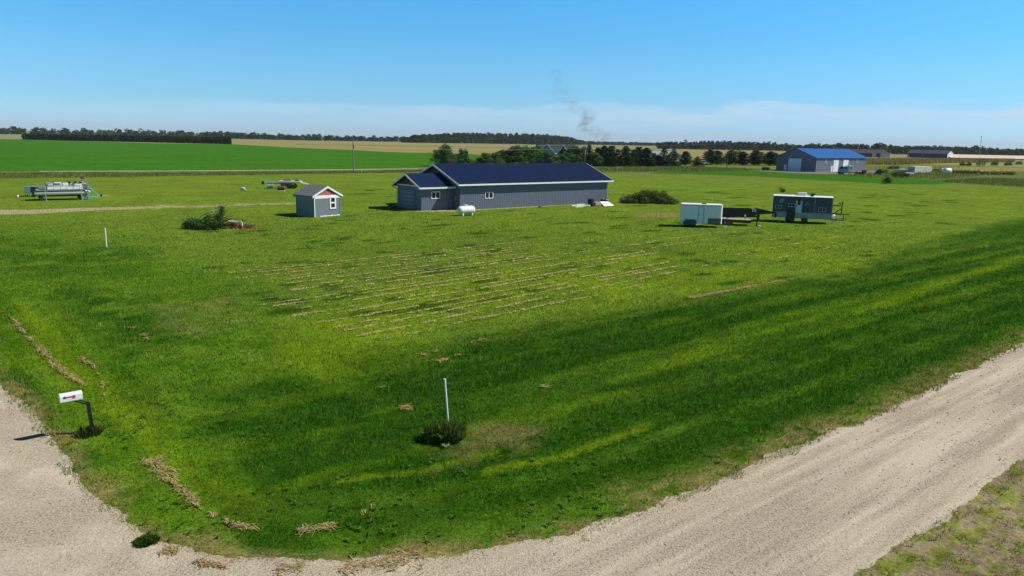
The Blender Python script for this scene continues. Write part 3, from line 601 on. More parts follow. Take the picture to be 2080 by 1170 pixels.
def straw_mesh():
    P = []; 
    def along(pts, per_m, width, brk=0.45, z=0.03, sd=0):
        for a, b in zip(pts[:-1], pts[1:]):
            a, b = np.array(a[:2]), np.array(b[:2]); l = np.hypot(*(b - a)); n = int(l * per_m)
            t = RNG.random(n); p = a + (b - a) * t[:, None]; d = (b - a) / l; nv = np.array([-d[1], d[0]])
            g = fbm(p[:, 0] + sd, p[:, 1], .55, 31) * .6 + fbm(p[:, 0], p[:, 1] + sd, 2.5, 33) * .4
            wob = (fbm(p[:, 0], p[:, 1], 1.5, 35) - .5) * width * 2.0
            q = p + nv * (RNG.normal(0, 1, n) * width * 0.75 * np.clip((g - brk) * 6, 0.15, 1.3) + wob)[:, None]; keep = RNG.random(n) < np.clip((g - brk) * 9, 0, 1)
            k = (g > brk) & keep; P.append(np.column_stack([q[k], np.full(k.sum(), math.atan2(d[1], d[0])), np.full(k.sum(), z)]))
    lines = [([(290, 945), (310, 935), (350, 980), (370, 1000), (400, 1030), (450, 1055), (520, 1078)], 105, 0.13, 0.30), ([(580, 1082), (620, 1080), (680, 1066)], 170, 0.16, 0.40), ([(690, 1058), (730, 1050), (765, 1022)], 69, 0.11, 0.52), ([(330, 930), (300, 962), (318, 960)], 59, 0.14, 0.50),
             ([(100, 735), (130, 758), (170, 785)], 55, .08, .40), ([(20, 640), (60, 690), (114, 738)], 38, .07, .42), ([(160, 725), (190, 745), (232, 845)], 22, .07, .46), ([(270, 665), (300, 690)], 50, .2, .45), ([(285, 720), (320, 710)], 45, .25, .45), ([(485, 712), (520, 728), (535, 738)], 59, 0.13, 0.46), ([(858, 722), (910, 708)], 69, 0.13, 0.42), ([(888, 736), (935, 722)], 69, 0.13, 0.42), ([(955, 697), (985, 690)], 46, 0.10, 0.46),
             ([(640, 800), (660, 795)], 46, 0.12, 0.54), ([(815, 832), (835, 830)], 210, 0.14, 0.44), ([(770, 790), (785, 788)], 92, 0.12, 0.46), ([(1098, 785), (1112, 788)], 92, 0.13, 0.46), ([(930, 1092), (942, 1088)], 115, 0.10, 0.44), ([(905, 1052), (916, 1054)], 69, 0.10, 0.46), ([(560, 1150), (620, 1140), (740, 1148), (860, 1136)], 147, 0.28, 0.48),
             ([(335, 1118), (370, 1128), (420, 1145), (480, 1152)], 230, 0.22, 0.40), ([(1400, 606), (1500, 588), (1610, 567)], 66, 0.13, 0.36), ([(1080, 940), (1060, 900)], 49, 0.50, 0.50)]
    for pts, n, w, br in lines: along([at(*q) for q in pts], n, w, br)
    for k in range(19):                                                        # the mown rows
        b0 = 17.7 + k * 1.13 + (k % 3) * 0.15; a0 = -1.4 + RNG.random() * 2.0 + (k > 10) * 2; a1 = a0 + 20 + RNG.random() * 22
        sl = 0.118 - 0.0028 * k + RNG.normal(0, 0.006)
        pts = [AB(a0 + t, b0 + sl * (a0 + t) + RNG.normal(0, .06)) for t in np.arange(0, a1 - a0, 3.0)]
        along(pts, 26 if k < 12 else 18, 0.075, 0.36 + 0.06 * RNG.random() + (k % 4 == 3) * 0.04, z=1.0, sd=k * 31)
    for k in range(6):
        b0 = 22 + k * 3.1; a0 = 26 + RNG.random() * 14
        along([AB(a0 + t, b0 + 0.1 * t - 0.4) for t in np.arange(0, 22, 3.0)], 12, 0.12, 0.47, z=1.0, sd=k * 17 + 5)
    P = np.vstack(P); n = len(P); r = np.hypot(P[:, 0], P[:, 1]); s = np.clip(r / 20, .8, 3.2)
    L_ = (0.10 + 0.14 * RNG.random(n)) * np.clip(s, 1, 1.8); w = 0.009 * s; A = P[:, 2] + RNG.normal(0, 0.8, n)
    dx, dy = np.cos(A) * L_ / 2, np.sin(A) * L_ / 2; nx, ny = -np.sin(A) * w, np.cos(A) * w
    z = 0.035 + RNG.random(n) * 0.03; tz = RNG.normal(0, .018, n)
    V = np.empty((n, 4, 3), np.float32)
    for j, (e, f) in enumerate(((-1, -1), (1, -1), (1, 1), (-1, 1))):
        V[:, j] = np.stack([P[:, 0] + e * dx + f * nx, P[:, 1] + e * dy + f * ny, np.maximum(0.012, z + e * tz)], 1)
    c = np.where(P[:, 3:4] > .5, np.array([[0.64, 0.53, 0.23]]), np.array([[0.47, 0.36, 0.165]])) * (0.55 + 0.75 * RNG.random((n, 1))) * (1 + RNG.normal(0, .06, (n, 3)))
    tag(link_mesh('cut_straw', raw_mesh('cut_straw', V.reshape(-1, 3), 4, np.arange(4 * n).reshape(n, 4), np.repeat(np.clip(c, .02, 1), 4, 0)), M['straw']), 'dry cut straw lying in rows and clumps on the lawn', 'straw', kind='stuff')
straw_mesh()

def pebbles(n=110000):
    X, Y, r = polar(n, 12.5, 48, math.radians(41), 1.7)
    k = inside(X, Y, ROADC); X, Y, r = X[k], Y[k], r[k]
    a = (X - P0[0]) * CU[0] + (Y - P0[1]) * CU[1]; b = (X - P0[0]) * CV[0] + (Y - P0[1]) * CV[1]
    ridge = 0.5 + 0.5 * np.sin((b + 0.5 * fbm(a * .2, b, 1.0, 40)) * 2 * math.pi / 1.55 + 0.8); ridge = np.where(a < -7, 0.5, ridge)
    k = RNG.random(len(X)) < 0.2 + 0.8 * ridge ** 2 * sstep(.35, .6, fbm(X, Y, 1.2, 42)); X, Y, r = X[k], Y[k], r[k]; n = len(X)
    s = (0.008 + 0.022 * RNG.random(n) ** 2.5) * np.clip(r / 17, 1, 2)
    O = np.array([(1, 0, 0), (0, 1, 0), (-1, 0, 0), (0, -1, 0), (0, 0, .75)], float); F = np.array([(0, 1, 4), (1, 2, 4), (2, 3, 4), (3, 0, 4)])
    A = RNG.random(n) * 6.28; c, sn = np.cos(A)[:, None], np.sin(A)[:, None]; jit = 0.7 + 0.6 * RNG.random((n, 5))
    V = np.stack([X[:, None] + (O[:, 0] * c - O[:, 1] * sn) * s[:, None] * jit, Y[:, None] + (O[:, 0] * sn + O[:, 1] * c) * s[:, None] * jit, 0.004 + O[:, 2] * s[:, None] * jit], 2)
    f = (F[None] + (np.arange(n) * 5)[:, None, None]).reshape(-1, 3)
    g = 0.16 + 0.42 * RNG.random((n, 1)); col = g * np.array([1.0, 0.9, 0.78]) * (1 + RNG.normal(0, .05, (n, 3)))
    tag(link_mesh('loose_gravel', raw_mesh('loose_gravel', V.reshape(-1, 3), 3, f, np.repeat(np.clip(col, .02, .9), 5, 0)), M['pebble']), 'loose stones scattered over the gravel road', 'gravel', kind='stuff')
pebbles()

def tall_grass(name, label, polys, h0, h1, cols, w=0.1):
    Xs, Ys = [], []
    for pts, n in polys:
        q = np.array([p[:2] for p in pts]); lo, hi = q.min(0), q.max(0)
        u = lo + RNG.random((n, 2)) * (hi - lo); k = inside(u[:, 0], u[:, 1], [tuple(p) for p in q]); Xs.append(u[k, 0]); Ys.append(u[k, 1])
    X, Y = np.concatenate(Xs), np.concatenate(Ys); n = len(X); g = fbm(X, Y, 6, 51)
    C = np.array(cols)[RNG.integers(0, len(cols), n)] * (0.6 + 0.6 * g[:, None] + 0.3 * RNG.random((n, 1)))
    h = (h0 + (h1 - h0) * RNG.random(n)) * (0.4 + 1.2 * g)
    tag(link_mesh(name, blade_mesh(name, X, Y, h, np.full(n, w), C, 0.6), M['blade']), label, 'tall grass', kind='stuff')
tall_grass('tall_grass', 'tall brownish weeds along the edge of the green field', [(G((-80, 352), (400, 350.8), (720, 348), (870, 345), (870, 350), (720, 352.5), (300, 359), (-80, 364)), 60000)], 0.15, 0.55, [(0.13, 0.15, 0.05), (0.19, 0.16, 0.075), (0.075, 0.12, 0.03), (0.16, 0.13, 0.07)], 0.13)
tall_grass('weed_cover', 'rough green weeds round the container and white tanks', [(G((1770, 352), (1900, 346), (1980, 348), (1990, 358), (1900, 365), (1760, 360), (1700, 356)), 16000), (G((1900, 368), (2000, 362), (2100, 365), (2300, 372), (2300, 388), (2080, 380), (1960, 373)), 16000), (G((1190, 341), (1420, 339), (1560, 346), (1400, 350), (1190, 349)), 16000)], 0.2, 0.8, [(0.11, 0.18, 0.035), (0.15, 0.19, 0.045), (0.21, 0.20, 0.06), (0.07, 0.13, 0.025)], 0.2)

# ------------------------------------------------------------------ buildings
def solve_len(O, ang, px, lo=0.5, hi=80):
    f = lambda k: pj((O[0] + math.cos(ang) * k, O[1] + math.sin(ang) * k, 0))[0] - px
    for _ in range(60):
        m = (lo + hi) / 2
        if f(lo) * f(m) <= 0: hi = m
        else: lo = m
    return lo
def slope_roof(root, L, y0, y1, eave, ridge, over, roofm, x0=0.0, thick=0.10, rib=0.0, name='roof', trim=None, trim_w=0.16, halves=None, side=None):
    """gable roof along x; side: overhang past the walls at the eaves"""
    side = over if side is None else side
    ym = (y0 + y1) / 2; run = ym - y0; sl = (ridge - eave) / run; e = eave - sl * side
    xa, xb = x0 - over, L + over
    if halves: xa, xb = halves
    b = MB()
    for s in (-1, 1):
        ye = ym + s * (run + side); n = Vector((0, s * sl, 1)).normalized()
        pe, pr = Vector((xa, ye, e)), Vector((xa, ym, ridge))
        b.prism([pe, pr, pr + Vector((0, 0, thick)), pe + Vector((0, 0, thick))], (xb - xa, 0, 0))
        if rib:
            k = xa + 0.1
            while k < xb:
                p, q = Vector((k, ye, e + thick + .012)), Vector((k, ym, ridge + thick + .012))
                b.bar(p, q, 0.045, 0.05); k += rib
    r = b.build(name, roofm, root)
    c = MB(); c.bar((xa - .01, ym, ridge + thick + 0.03), (xb + .01, ym, ridge + thick + 0.03), 0.34, 0.06); c.build('ridge_cap', roofm, r)
    if trim:
        for s in (-1, 1):
            ye = ym + s * (run + side)
            MB().box(xa - .02, xb + .02, ye - .03 if s > 0 else ye - .03, ye + .03, e - trim_w + .08, e + thick + .02).build('eave_trim', trim, r)
            for xe in (xa, xb):
                d = -0.05 if xe == xa else 0.003
                p, q = Vector((xe + d, ye, e - trim_w + .06)), Vector((xe + d, ym, ridge - trim_w + .06))
                MB().prism([p, q, q + Vector((0, 0, trim_w + thick - .02)), p + Vector((0, 0, trim_w + thick - .02))], (0.047, 0, 0)).build('rake_trim', trim, r)
    return r
def ribbed_box(x0, x1, y0, y1, h, gable=None, rib=0.0):
    """closed shell of walls with pressed ribs"""
    b = MB(); b.box(x0, x1, y0, y1, 0, h)
    if gable:
        ym = (y0 + y1) / 2
        for x in (x0, x1 - 0.1): b.prism([(x, y0, h - .001), (x, y1, h - .001), (x, ym, gable)], (0.1, 0, 0))
    if rib:
        for y, s in ((y0, -1), (y1, 1)):
            k = x0 + 0.08
            while k < x1: b.box(k, k + .05, y - .022 if s < 0 else y - .01, y + .01 if s < 0 else y + .022, 0.02, h - .01); k += rib
        for x, s in ((x0, -1), (x1, 1)):
            k = y0 + 0.08
            while k < y1: b.box(x - .022 if s < 0 else x - .01, x + .01 if s < 0 else x + .022, k, k + .05, 0.02, h - .01); k += rib
    return b
def window(root, c, w, h, axis, out, framem, name='window', mull='v', fw=0.09):
    """framed window centred at c on a wall; axis 'x' or 'y' = direction along the wall, out = outward unit (+1/-1) on the other axis"""
    b = MB(); g = MB(); cx, cy, cz = c
    def bx(m, a0, a1, z0, z1, d0, d1):
        if axis == 'x': m.box(cx + a0, cx + a1, cy + min(out * d0, out * d1), cy + max(out * d0, out * d1), cz + z0, cz + z1)
        else: m.box(cx + min(out * d0, out * d1), cx + max(out * d0, out * d1), cy + a0, cy + a1, cz + z0, cz + z1)
    bx(b, -w / 2, w / 2, h / 2 - fw, h / 2, 0, .06); bx(b, -w / 2, w / 2, -h / 2, -h / 2 + fw, 0, .06)
    bx(b, -w / 2, -w / 2 + fw, -h / 2 + fw, h / 2 - fw, 0, .06); bx(b, w / 2 - fw, w / 2, -h / 2 + fw, h / 2 - fw, 0, .06)
    if mull == 'v': bx(b, -fw / 2, fw / 2, -h / 2 + fw, h / 2 - fw, 0, .05)
    elif mull == 'h': bx(b, -w / 2 + fw, w / 2 - fw, -fw / 2, fw / 2, 0, .05)
    f = b.build(name, framem, root); bx(g, -w / 2 + fw, w / 2 - fw, -h / 2 + fw, h / 2 - fw, 0.0, .03); g.build('pane', M['glass'], f)
    return f

# the big shed in the middle with its low entry wing
O1 = at(934, 427)
shop = thing('metal_building', 'long slate grey ribbed metal building with a navy roof and low entry wing', 'building', O1, TH)
ML, MW, ME, MR = 27.0, 10.75, 3.45, 5.55
ribbed_box(0, ML, 0, MW, ME, None, 0.30).build('wall', M['siding'], shop)
for x in (0.004, ML - .104):
    gp = MB(); gp.prism([(x, 0.02, ME + .002), (x, MW - .02, ME + .002), (x, MW / 2, MR - .02)], (0.1, 0, 0)); gp.build('gable_panel', M['maroon'], shop)
slope_roof(shop, ML, 0, MW, ME, MR, 0.62, M['navy'], rib=0.30, trim=M['white'])
k0, z0 = on_wall(O1, TH, 984.8, 396.8); k1, z1 = on_wall(O1, TH, 1001.5, 396.8)
window(shop, ((k0 + k1) / 2, 0, z0), k1 - k0, 0.86, 'x', -1, M['white'])
# entry wing
ea0, ea1, ew0, ew1, ee, er = -4.9, -0.03, 1.45, 7.20, 3.10, 4.40
ribbed_box(ea0, ea1, ew0, ew1, ee, None, 0.30).build('entry_wall', M['siding'], shop)
gp = MB(); gp.prism([(ea0 + .004, ew0 + .02, ee + .002), (ea0 + .004, ew1 - .02, ee + .002), (ea0 + .004, (ew0 + ew1) / 2, er - .02)], (0.1, 0, 0)); gp.build('entry_gable_panel', M['maroon'], shop)
slope_roof(shop, ea1, ew0, ew1, ee, er, 0.6, M['navy'], x0=ea0, rib=0.30, name='entry_roof', trim=M['white'], halves=(ea0 - .6, -0.06))
OE = O1 + Vector((*(CU * 0), 0)); pe_ = np.array(O1[:2]) + CV * ew0
k0, z0 = on_wall(pe_, TH, 876, 396.7); k1, z1 = on_wall(pe_, TH, 893.6, 396.7)
window(shop, ((k0 + k1) / 2, ew0, z0), k1 - k0, 0.92, 'x', -1, M['white'])
MB().box(ea0 - .05, ea0 + .01, ew0, ew1, ee - .14, ee + .0).build('gable_band', M['white'], shop)
# overhead door on the dark gable end, with its ribbed panels and window reflections painted as grey strips
gd = MB(); gd.box(ea0 - .06, ea0 + .01, 2.9, 5.9, 0.05, 2.45)
for k in range(5): gd.box(ea0 - .075, ea0 - .05, 2.9, 5.9, 0.5 + k * .48, 0.53 + k * .48)
gdo = gd.build('garage_door', M['siding'], shop)
for k in range(4):
    q = MB(); q.box(ea0 - .085, ea0 - .055, 3.1, 5.7, 0.62 + k * .48, 0.72 + k * .48); q.build('reflection_strip', M['midgrey'], gdo)
MB().box(ea0 - .12, ea0 - .06, 2.45, 2.53, 0.75, 1.15).build('door_handle', M['steel'], shop)
ds = MB(); ds.tube([(ea0 - .5, ew1 + .52, 2.72), (ea0 - .08, ew1 + .05, 2.45), (ea0 - .08, ew1 + .05, 0.3), (ea0 - 1.7, ew1 - .6, 0.07)], 0.055, 8); ds.build('downspout', M['steel'], shop)
em = MB(); em.box(-0.26, -0.02, 0.55, 0.85, 1.35, 1.75); emo = em.build('electric_meter', M['midgrey'], shop)
MB().cyl((-.12, .7, 0), (-.12, .7, 1.35), .035).build('conduit', M['midgrey'], emo)
MB().box(-.05, ML + .05, -.05, MW + .05, 0.0, 0.10).build('foundation', M['stone'], shop)
sheet('dirt_apron', rough_line([O1 + Vector((*(CU * a + CV * b), 0)) for a, b in ((-6, 1.2), (-5.4, 0.2), (-1.5, -1.2), (2, -1.0), (8, -0.75), (15, -0.7), (20, -0.5), (24, -.45))], .4, .22, 21) + [O1 + Vector((*(CU * 24 + CV * .3), 0)), O1 + Vector((*(CU * 0 + CV * .3), 0)), O1 + Vector((*(CU * -.2 + CV * 1.6), 0)), O1 + Vector((*(CU * -6 + CV * 1.6), 0))], 0.007, DIRT, 'bare dirt strip along the wall of the long building', 'dirt')

# small shed
O2 = at(639.2, 442); A2 = math.radians(50); WS = solve_len(O2, A2, 691.5); DS = solve_len(O2, A2 + math.pi / 2, 603.0)
sh = thing('garden_shed', 'small slate blue clapboard shed with white trim and brick red gable', 'shed', O2, A2)
SE = 2.42; SR = SE + WS / 2 * 0.52
b = MB(); b.box(0, WS, 0, DS, 0.12, SE)
for k in range(11):
    z = 0.16 + k * .2
    b.box(-.015, WS + .015, -.018, .0, z, z + .17); b.box(-.018, 0, 0, DS, z, z + .17); b.box(WS, WS + .018, 0, DS, z, z + .17)
b.build('wall', M['shedblue'], sh)
for y in (0.01, DS - .11):
    g = MB(); g.prism([(0.03, y, SE), (WS - .03, y, SE), (WS / 2, y, SR - .03)], (0, 0.1, 0)); g.build('gable_panel', M['shedred'], sh)
rf = MB(); sl = (SR - SE) / (WS / 2)
for s in (0, 1):
    xe = -0.28 if s == 0 else WS + .28; ze = SE - .28 * sl
    rf.prism([(xe, -.11, ze + .03), (WS / 2, -.11, SR + .03), (WS / 2, -.11, SR + .13), (xe, -.11, ze + .13)], (0, DS + .36, 0))
rfo = rf.build('roof', M['shingle'], sh)
tr = MB()
for s in (0, 1):
    xe = -0.30 if s == 0 else WS + .30; ze = SE - .30 * sl
    tr.prism([(xe, -.16, ze - .10), (WS / 2, -.16, SR - .10), (WS / 2, -.16, SR + .12), (xe, -.16, ze + .12)], (0, 0.045, 0))
tr.build('rake_trim', M['white'], rfo)
et = MB()
for xe in (-.28, WS + .25): et.box(xe, xe + .03, -.11, DS + .25, SE - .30 * sl - .12, SE - .28 * sl + .03)
et.build('eave_trim', M['shedblue'], rfo)
MB().box(-.02, WS + .02, -.045, -.019, SE - .34, SE + .02).build('frieze', M['white'], sh)
MB().box(-.045, -.019, 0, DS, SE - .30, SE - .06).build('side_frieze', M['shedblue'], sh)
for x, y in ((-.03, -.05), (WS - .06, -.05)):
    MB().box(x, x + .1, y, y + .03, 0.02, SE - .34).build('corner_trim', M['white'] if x < 0 else M['shedblue'], sh)
MB().box(-.05, -.02, DS - .1, DS + .02, .05, SE - .3).build('corner_trim', M['shedblue'], sh)
skm = MB()
for k in range(6): skm.box(WS * (.2 + k * .13), WS * (.2 + k * .13) + .42, -.05, -.02, 0.02 + .012 * (k % 3), 0.14 + .02 * (k % 2))
skm.build('base_trim', M['white'], sh); MB().box(0, WS, 0.02, DS, 0, 0.12).build('floor_frame', M['wood'], sh)
k0, z0 = on_wall(O2, A2, 675.5, 411.5)
window(sh, (k0, -.02, z0), 0.86, 1.42, 'x', -1, M['white'], mull='h', fw=0.17)

# blue roofed shop
O3 = at(1656, 349.5); A3 = math.radians(39); L3 = solve_len(O3, A3, 1756.5); W3 = solve_len(O3, A3 + math.pi / 2, 1576)
bs_ = thing('shop_building', 'grey metal shop with a bright blue roof and white doors beside the gravel yard', 'building', O3, A3)
E3 = 5.0; R3 = hgt(np.array(O3) + np.append(CV * W3 / 2, 0), 301.5)
ribbed_box(0, L3, 0, W3, E3, R3 - .02, 0.5).build('wall', M['shopgrey'], bs_)
slope_roof(bs_, L3, 0, W3, E3, R3, 0.7, M['blueroof'], rib=0.9, side=0.5)
def door_px(root, O, ang, x0, x1, y0, y1, m, name, dep=0.08, gable=None, bottom=True):
    a, zt = on_wall(O, ang, x0, y0); b2, _ = on_wall(O, ang, x1, y0); _, zb = on_wall(O, ang, (x0 + x1) / 2, y1)
    zb = 0.03 if bottom else zb; a, b2 = min(a, b2), max(a, b2); q = MB()
    if gable is None: q.box(a, b2, -dep, .01, zb, zt)
    else: q.box(-dep, .01, a, b2, zb, zt)
    n = max(1, int((zt - zb) / .6))
    for k in range(1, n):
        z = zb + (zt - zb) * k / n
        if gable is None: q.box(a + .05, b2 - .05, -dep - .02, -dep + .005, z - .02, z + .02)
        else: q.box(-dep - .02, -dep + .005, a + .05, b2 - .05, z - .02, z + .02)
    return q.build(name, m, root)
Z3 = lambda X, Y: (1560 + X * 220 / 2080, 280 + Y * 90 / 851)
for (a, c2, d, e_, nm) in ((1265, 1362, 420, 655, 'garage_door'), (1450, 1548, 420, 640, 'garage_door')):
    x0, y0 = Z3(a, d); x1, y1 = Z3(c2, e_); door_px(bs_, O3, A3, x0, x1, y0, y1, M['white'], nm)
x0, y0 = Z3(1212, 540); x1, y1 = Z3(1240, 650); door_px(bs_, O3, A3, x0, x1, y0, y1, M['white'], 'door')
A3g = A3 + math.pi / 2
x0, y0 = Z3(648, 400); x1, y1 = Z3(400, 635); door_px(bs_, O3, A3g, x0, x1, y0, y1, M['trailerwall'], 'garage_door', gable=1)
x0, y0 = Z3(362, 515); x1, y1 = Z3(312, 630); door_px(bs_, O3, A3g, x0, x1, y0, y1, M['trailerwall'], 'door', gable=1)
for X in (1112, 1715):
    x0, y0 = Z3(X, 446); k, z = on_wall(O3, A3, x0, y0); window(bs_, (k, 0, z), 0.75, 1.25, 'x', -1, M['white'], mull='', fw=.12)

def far_building(name, label, corner, ang, len_px, wid_px, eave_y, ridge_y, wallm, roofm, over=.5, rib=0):
    O = at(*corner); L = solve_len(O, ang, len_px, .5, 200); Wd = wid_px if wid_px < 60 else solve_len(O, ang + math.pi / 2, wid_px, .5, 120)
    r = thing(name, label, 'building', O, ang); e = hgt(O, eave_y)
    c = np.array(O[:2]) + np.array([-math.sin(ang), math.cos(ang)]) * Wd / 2; rg = max(e + .6, hgt(c, ridge_y))
    ribbed_box(0, L, 0, Wd, e, rg - .02, 0).build('wall', wallm, r)
    slope_roof(r, L, 0, Wd, e, rg, over, roofm, side=over)
    return r, O, L, Wd, e, rg
ZB = lambda X, Y: (1720 + X * 360 / 2080, 270 + Y * 130 / 751)
r_, O, L, Wd, e, rg = far_building('metal_barn', 'dark brown shed with two pale doors behind the blue roofed shop', (1731, 318.6), math.radians(6), 1806.5, 22, 310.5, 302.5, M['brown'], M['brownroof'])
x0, y0 = ZB(300, 232); x1, y1 = ZB(347, 277); door_px(r_, O, math.radians(6), x0, x1, y0, y1, M['lightgrey'], 'garage_door')
x0, y0 = ZB(400, 236); x1, y1 = ZB(500, 284); door_px(r_, O, math.radians(6), x0, x1, y0, y1, M['lightgrey'], 'garage_door')
r_, O, L, Wd, e, rg = far_building('metal_barn', 'slate blue barn with a pale end wall left of the long low tan roof', (1843, 319.6), math.radians(-42), 1923.5, 24, 310.6, 304.0, M['barnblue'], M['barnroof'])
x0, y0 = ZB(722, 260); x1, y1 = ZB(740, 288); door_px(r_, O, math.radians(-42), x0, x1, y0, y1, M['lightgrey'], 'door')
MB().box(L + .02, L + .10, .2, Wd - .2, 0.05, e - .1).build('end_wall', M['palegrey'], r_)
MB().prism([(L + .02, .2, e - .1), (L + .02, Wd - .2, e - .1), (L + .02, Wd / 2, rg - .4)], (0.08, 0, 0)).build('end_gable', M['palegrey'], r_)
r_, O, L, Wd, e, rg = far_building('poultry_barn', 'very long low barn with a pale tan roof at the far right', (1932, 322.0), math.radians(-3), 2300, 30, 320.0, 313.2, M['brown'], M['tanroof'], over=.6)
# white pole barn half hidden by the conifers
r_, O, L, Wd, e, rg = far_building('pole_barn', 'white walled barn with a pale grey roof between the dark conifers', (1386.5, 328.5), math.radians(118), 1327, 12, 318.0, 306.5, M['white'], M['palegrey'], over=.6)
# house in the grove: three steep roofs
O4 = at(1127, 331); A4 = math.radians(48)
hs_ = thing('farmhouse', 'pale blue house with steep grey green roofs and white gable trim in the grove', 'house', O4, A4)
hh = hgt(O4, 292.5); ee_ = hh - 3.4
MB().box(0, 9, 0, 8, 0, ee_).build('wall', M['houseblue'], hs_)
gq = MB()
gq.prism([(0.004, .02, ee_), (.004, 7.98, ee_), (.004, 4, hh - .02)], (0.1, 0, 0)); gq.build('gable_panel', M['houseblue'], hs_)
slope_roof(hs_, 9, 0, 8, ee_, hh, .5, M['houseroof'], trim=M['white'], trim_w=.25)
MB().box(1.2, 8, -6.5, -.02, 0, ee_ - .4).build('wing_wall', M['houseblue'], hs_)
slope_roof(hs_, 8, -6.6, -.6, ee_ - .4, hh - .5, .4, M['houseroof'], x0=1.2, trim=M['white'], trim_w=.25, name='wing_roof')
MB().box(3, 9, 8.02, 16, 0, ee_ - .6).build('rear_wall', M['houseblue'], hs_)
slope_roof(hs_, 9, 8.6, 15.6, ee_ - .6, hh - .3, .4, M['houseroof'], x0=3, name='rear_roof')
window(hs_, (0, 4, ee_ - .9), 1.3, 1.7, 'y', -1, M['white'])
# low roof showing between trees
r_, O, L, Wd, e, rg = far_building('garage_shed', 'low shed with a blue grey roof peeking between conifers', (1219, 335.6), math.radians(-38), 1238, 7, 327, 318.5, M['houseblue'], M['bluegreyroof'], over=.4)

# ------------------------------------------------------------------ poles, posts, tower, wires
def post(name, label, cat, px, y_top, y_base, r, m, lean=None, group=None, cap=False):
    b = at(px, y_base); t = lean and at(*lean) ; h = hgt(b, y_top)
    o = MB(); top = Vector((0, 0, h)) if lean is None else Vector((lean[0], lean[1], h))
    o.cyl((0, 0, 0), top, r, r * (0.8 if r > .09 else 1), 10)
    ob = o.build(name, m, None, smooth=True); ob.location = b
    return tag(ob, label, cat, group), b, h
def utility_pole(px, yt, yb, label, m, r=0.14, arm=True):
    b = at(px, yb); h = hgt(b, yt); t = thing('utility_pole', label, 'utility pole', b, math.radians(15), 'utility poles by the road')
    MB().cyl((0, 0, 0), (0, 0, h), r, r * .7, 10).build('pole', m, t, smooth=True)
    if arm:
        MB().box(-.06, .06, -1.1, 1.1, h - .75, h - .63).build('crossarm', m, t)
        for y in (-.95, .95):
            MB().cyl((0, y, h - .63), (0, y, h - .42), .05, .035, 8).build('insulator', M['midgrey'], t)
    MB().cyl((.2, 0, h - 1.9), (.2, 0, h - 1.2), .17, n=10, prof=[(0, .15), (.05, .17), (.95, .17), (1, .12)]).build('transformer', M['midgrey'], t, smooth=True)
    return b, h
pA = utility_pole(718.5, 284, 350.5, 'weathered grey utility pole at the edge of the bright green field', M['pole'], .17)
pB = utility_pole(1187.8, 291.5, 337.5, 'pale utility pole behind the right end of the navy roof', M['polepale'], .15, False)
pC = utility_pole(1476.5, 288, 340.5, 'reddish brown utility pole beside the conifers left of the blue roofed shop', M['brownpole'], .17)
pD = utility_pole(1872, 303, 336, 'thin dark utility pole standing behind the cream container', M['pole'], .13)
def wire(p, q, zp, zq, label, off=(0, 0)):
    b = MB(); pts = []
    for k in range(21):
        t = k / 20; z = zp + (zq - zp) * t - 1.6 * 4 * t * (1 - t) * .5
        pts.append((p.x + (q.x - p.x) * t + off[0], p.y + (q.y - p.y) * t + off[1], z))
    b.tube(pts, 0.022, 4); tag(b.build('power_line', M['lightgrey']), label, 'power line', 'overhead wires')
wire(pA[0], pB[0], pA[1] - .4, pB[1] - .3, 'upper overhead wire from the field edge pole to the pale pole')
wire(pB[0], pC[0], pB[1] - .3, pC[1] - .4, 'overhead wire from the pale pole to the reddish brown pole')
wire(pA[0], pB[0], pA[1] - 1.6, pB[1] - 1.6, 'lower overhead wire from the field edge pole to the pale pole')
tb = at(1988, 322); thh = hgt(tb, 275.5)
tw = thing('radio_mast', 'thin tall radio mast rising above the long tan roof', 'mast', tb)
ml = MB()
for k in range(3):
    a = k * 2.094; ml.cyl((.45 * math.cos(a), .45 * math.sin(a), 0), (.2 * math.cos(a), .2 * math.sin(a), thh - 1.5), .055, n=5)
n_ = int(thh / 1.3)
for k in range(n_):
    z = k * 1.3; rr = .45 - .25 * z / thh; a = (k % 3) * 2.094; ml.bar((rr * math.cos(a), rr * math.sin(a), z), (rr * math.cos(a + 2.094), rr * math.sin(a + 2.094), z + 1.3), .05)
ml.build('lattice', M['midgrey'], tw); MB().cyl((0, 0, thh - 1.5), (0, 0, thh), .5, n=10, prof=[(0, .2), (.3, .65), (.7, .65), (1, .2)]).build('antenna_head', M['steel'], tw, smooth=True)
# white pipe leaning in its clump of weeds
pw = at(911, 869); vb = Vector((pw.x, pw.y, 0)); d_ = at(903.5, 796, 0)
hp = 1.62; tgt = None
best = None
for lx in np.linspace(-.5, .3, 41):
    for ly in np.linspace(-.2, .2, 9):
        q = pj((vb.x + lx, vb.y + ly, hp)); e_ = abs(q[0] - 903.5) + abs(q[1] - 796) + 40 * abs(ly)
        if best is None or e_ < best[0]: best = (e_, lx, ly)
pp = MB(); pp.cyl((0, 0, -.0), (best[1], best[2], hp), .048, n=14, prof=[(0, .031), (.975, .031), (.976, .039), (1, .039)])
po = pp.build('marker_post', M['white'], smooth=True); po.location = vb; tag(po, 'white plastic pipe leaning out of a dark clump of weeds', 'post', 'white marker pipes')
o_, b_, h_ = post('marker_post', 'straight white plastic pipe standing alone on the left lawn', 'post', 216.5, 463.5, 502.5, .05, M['white'], group='white marker pipes')
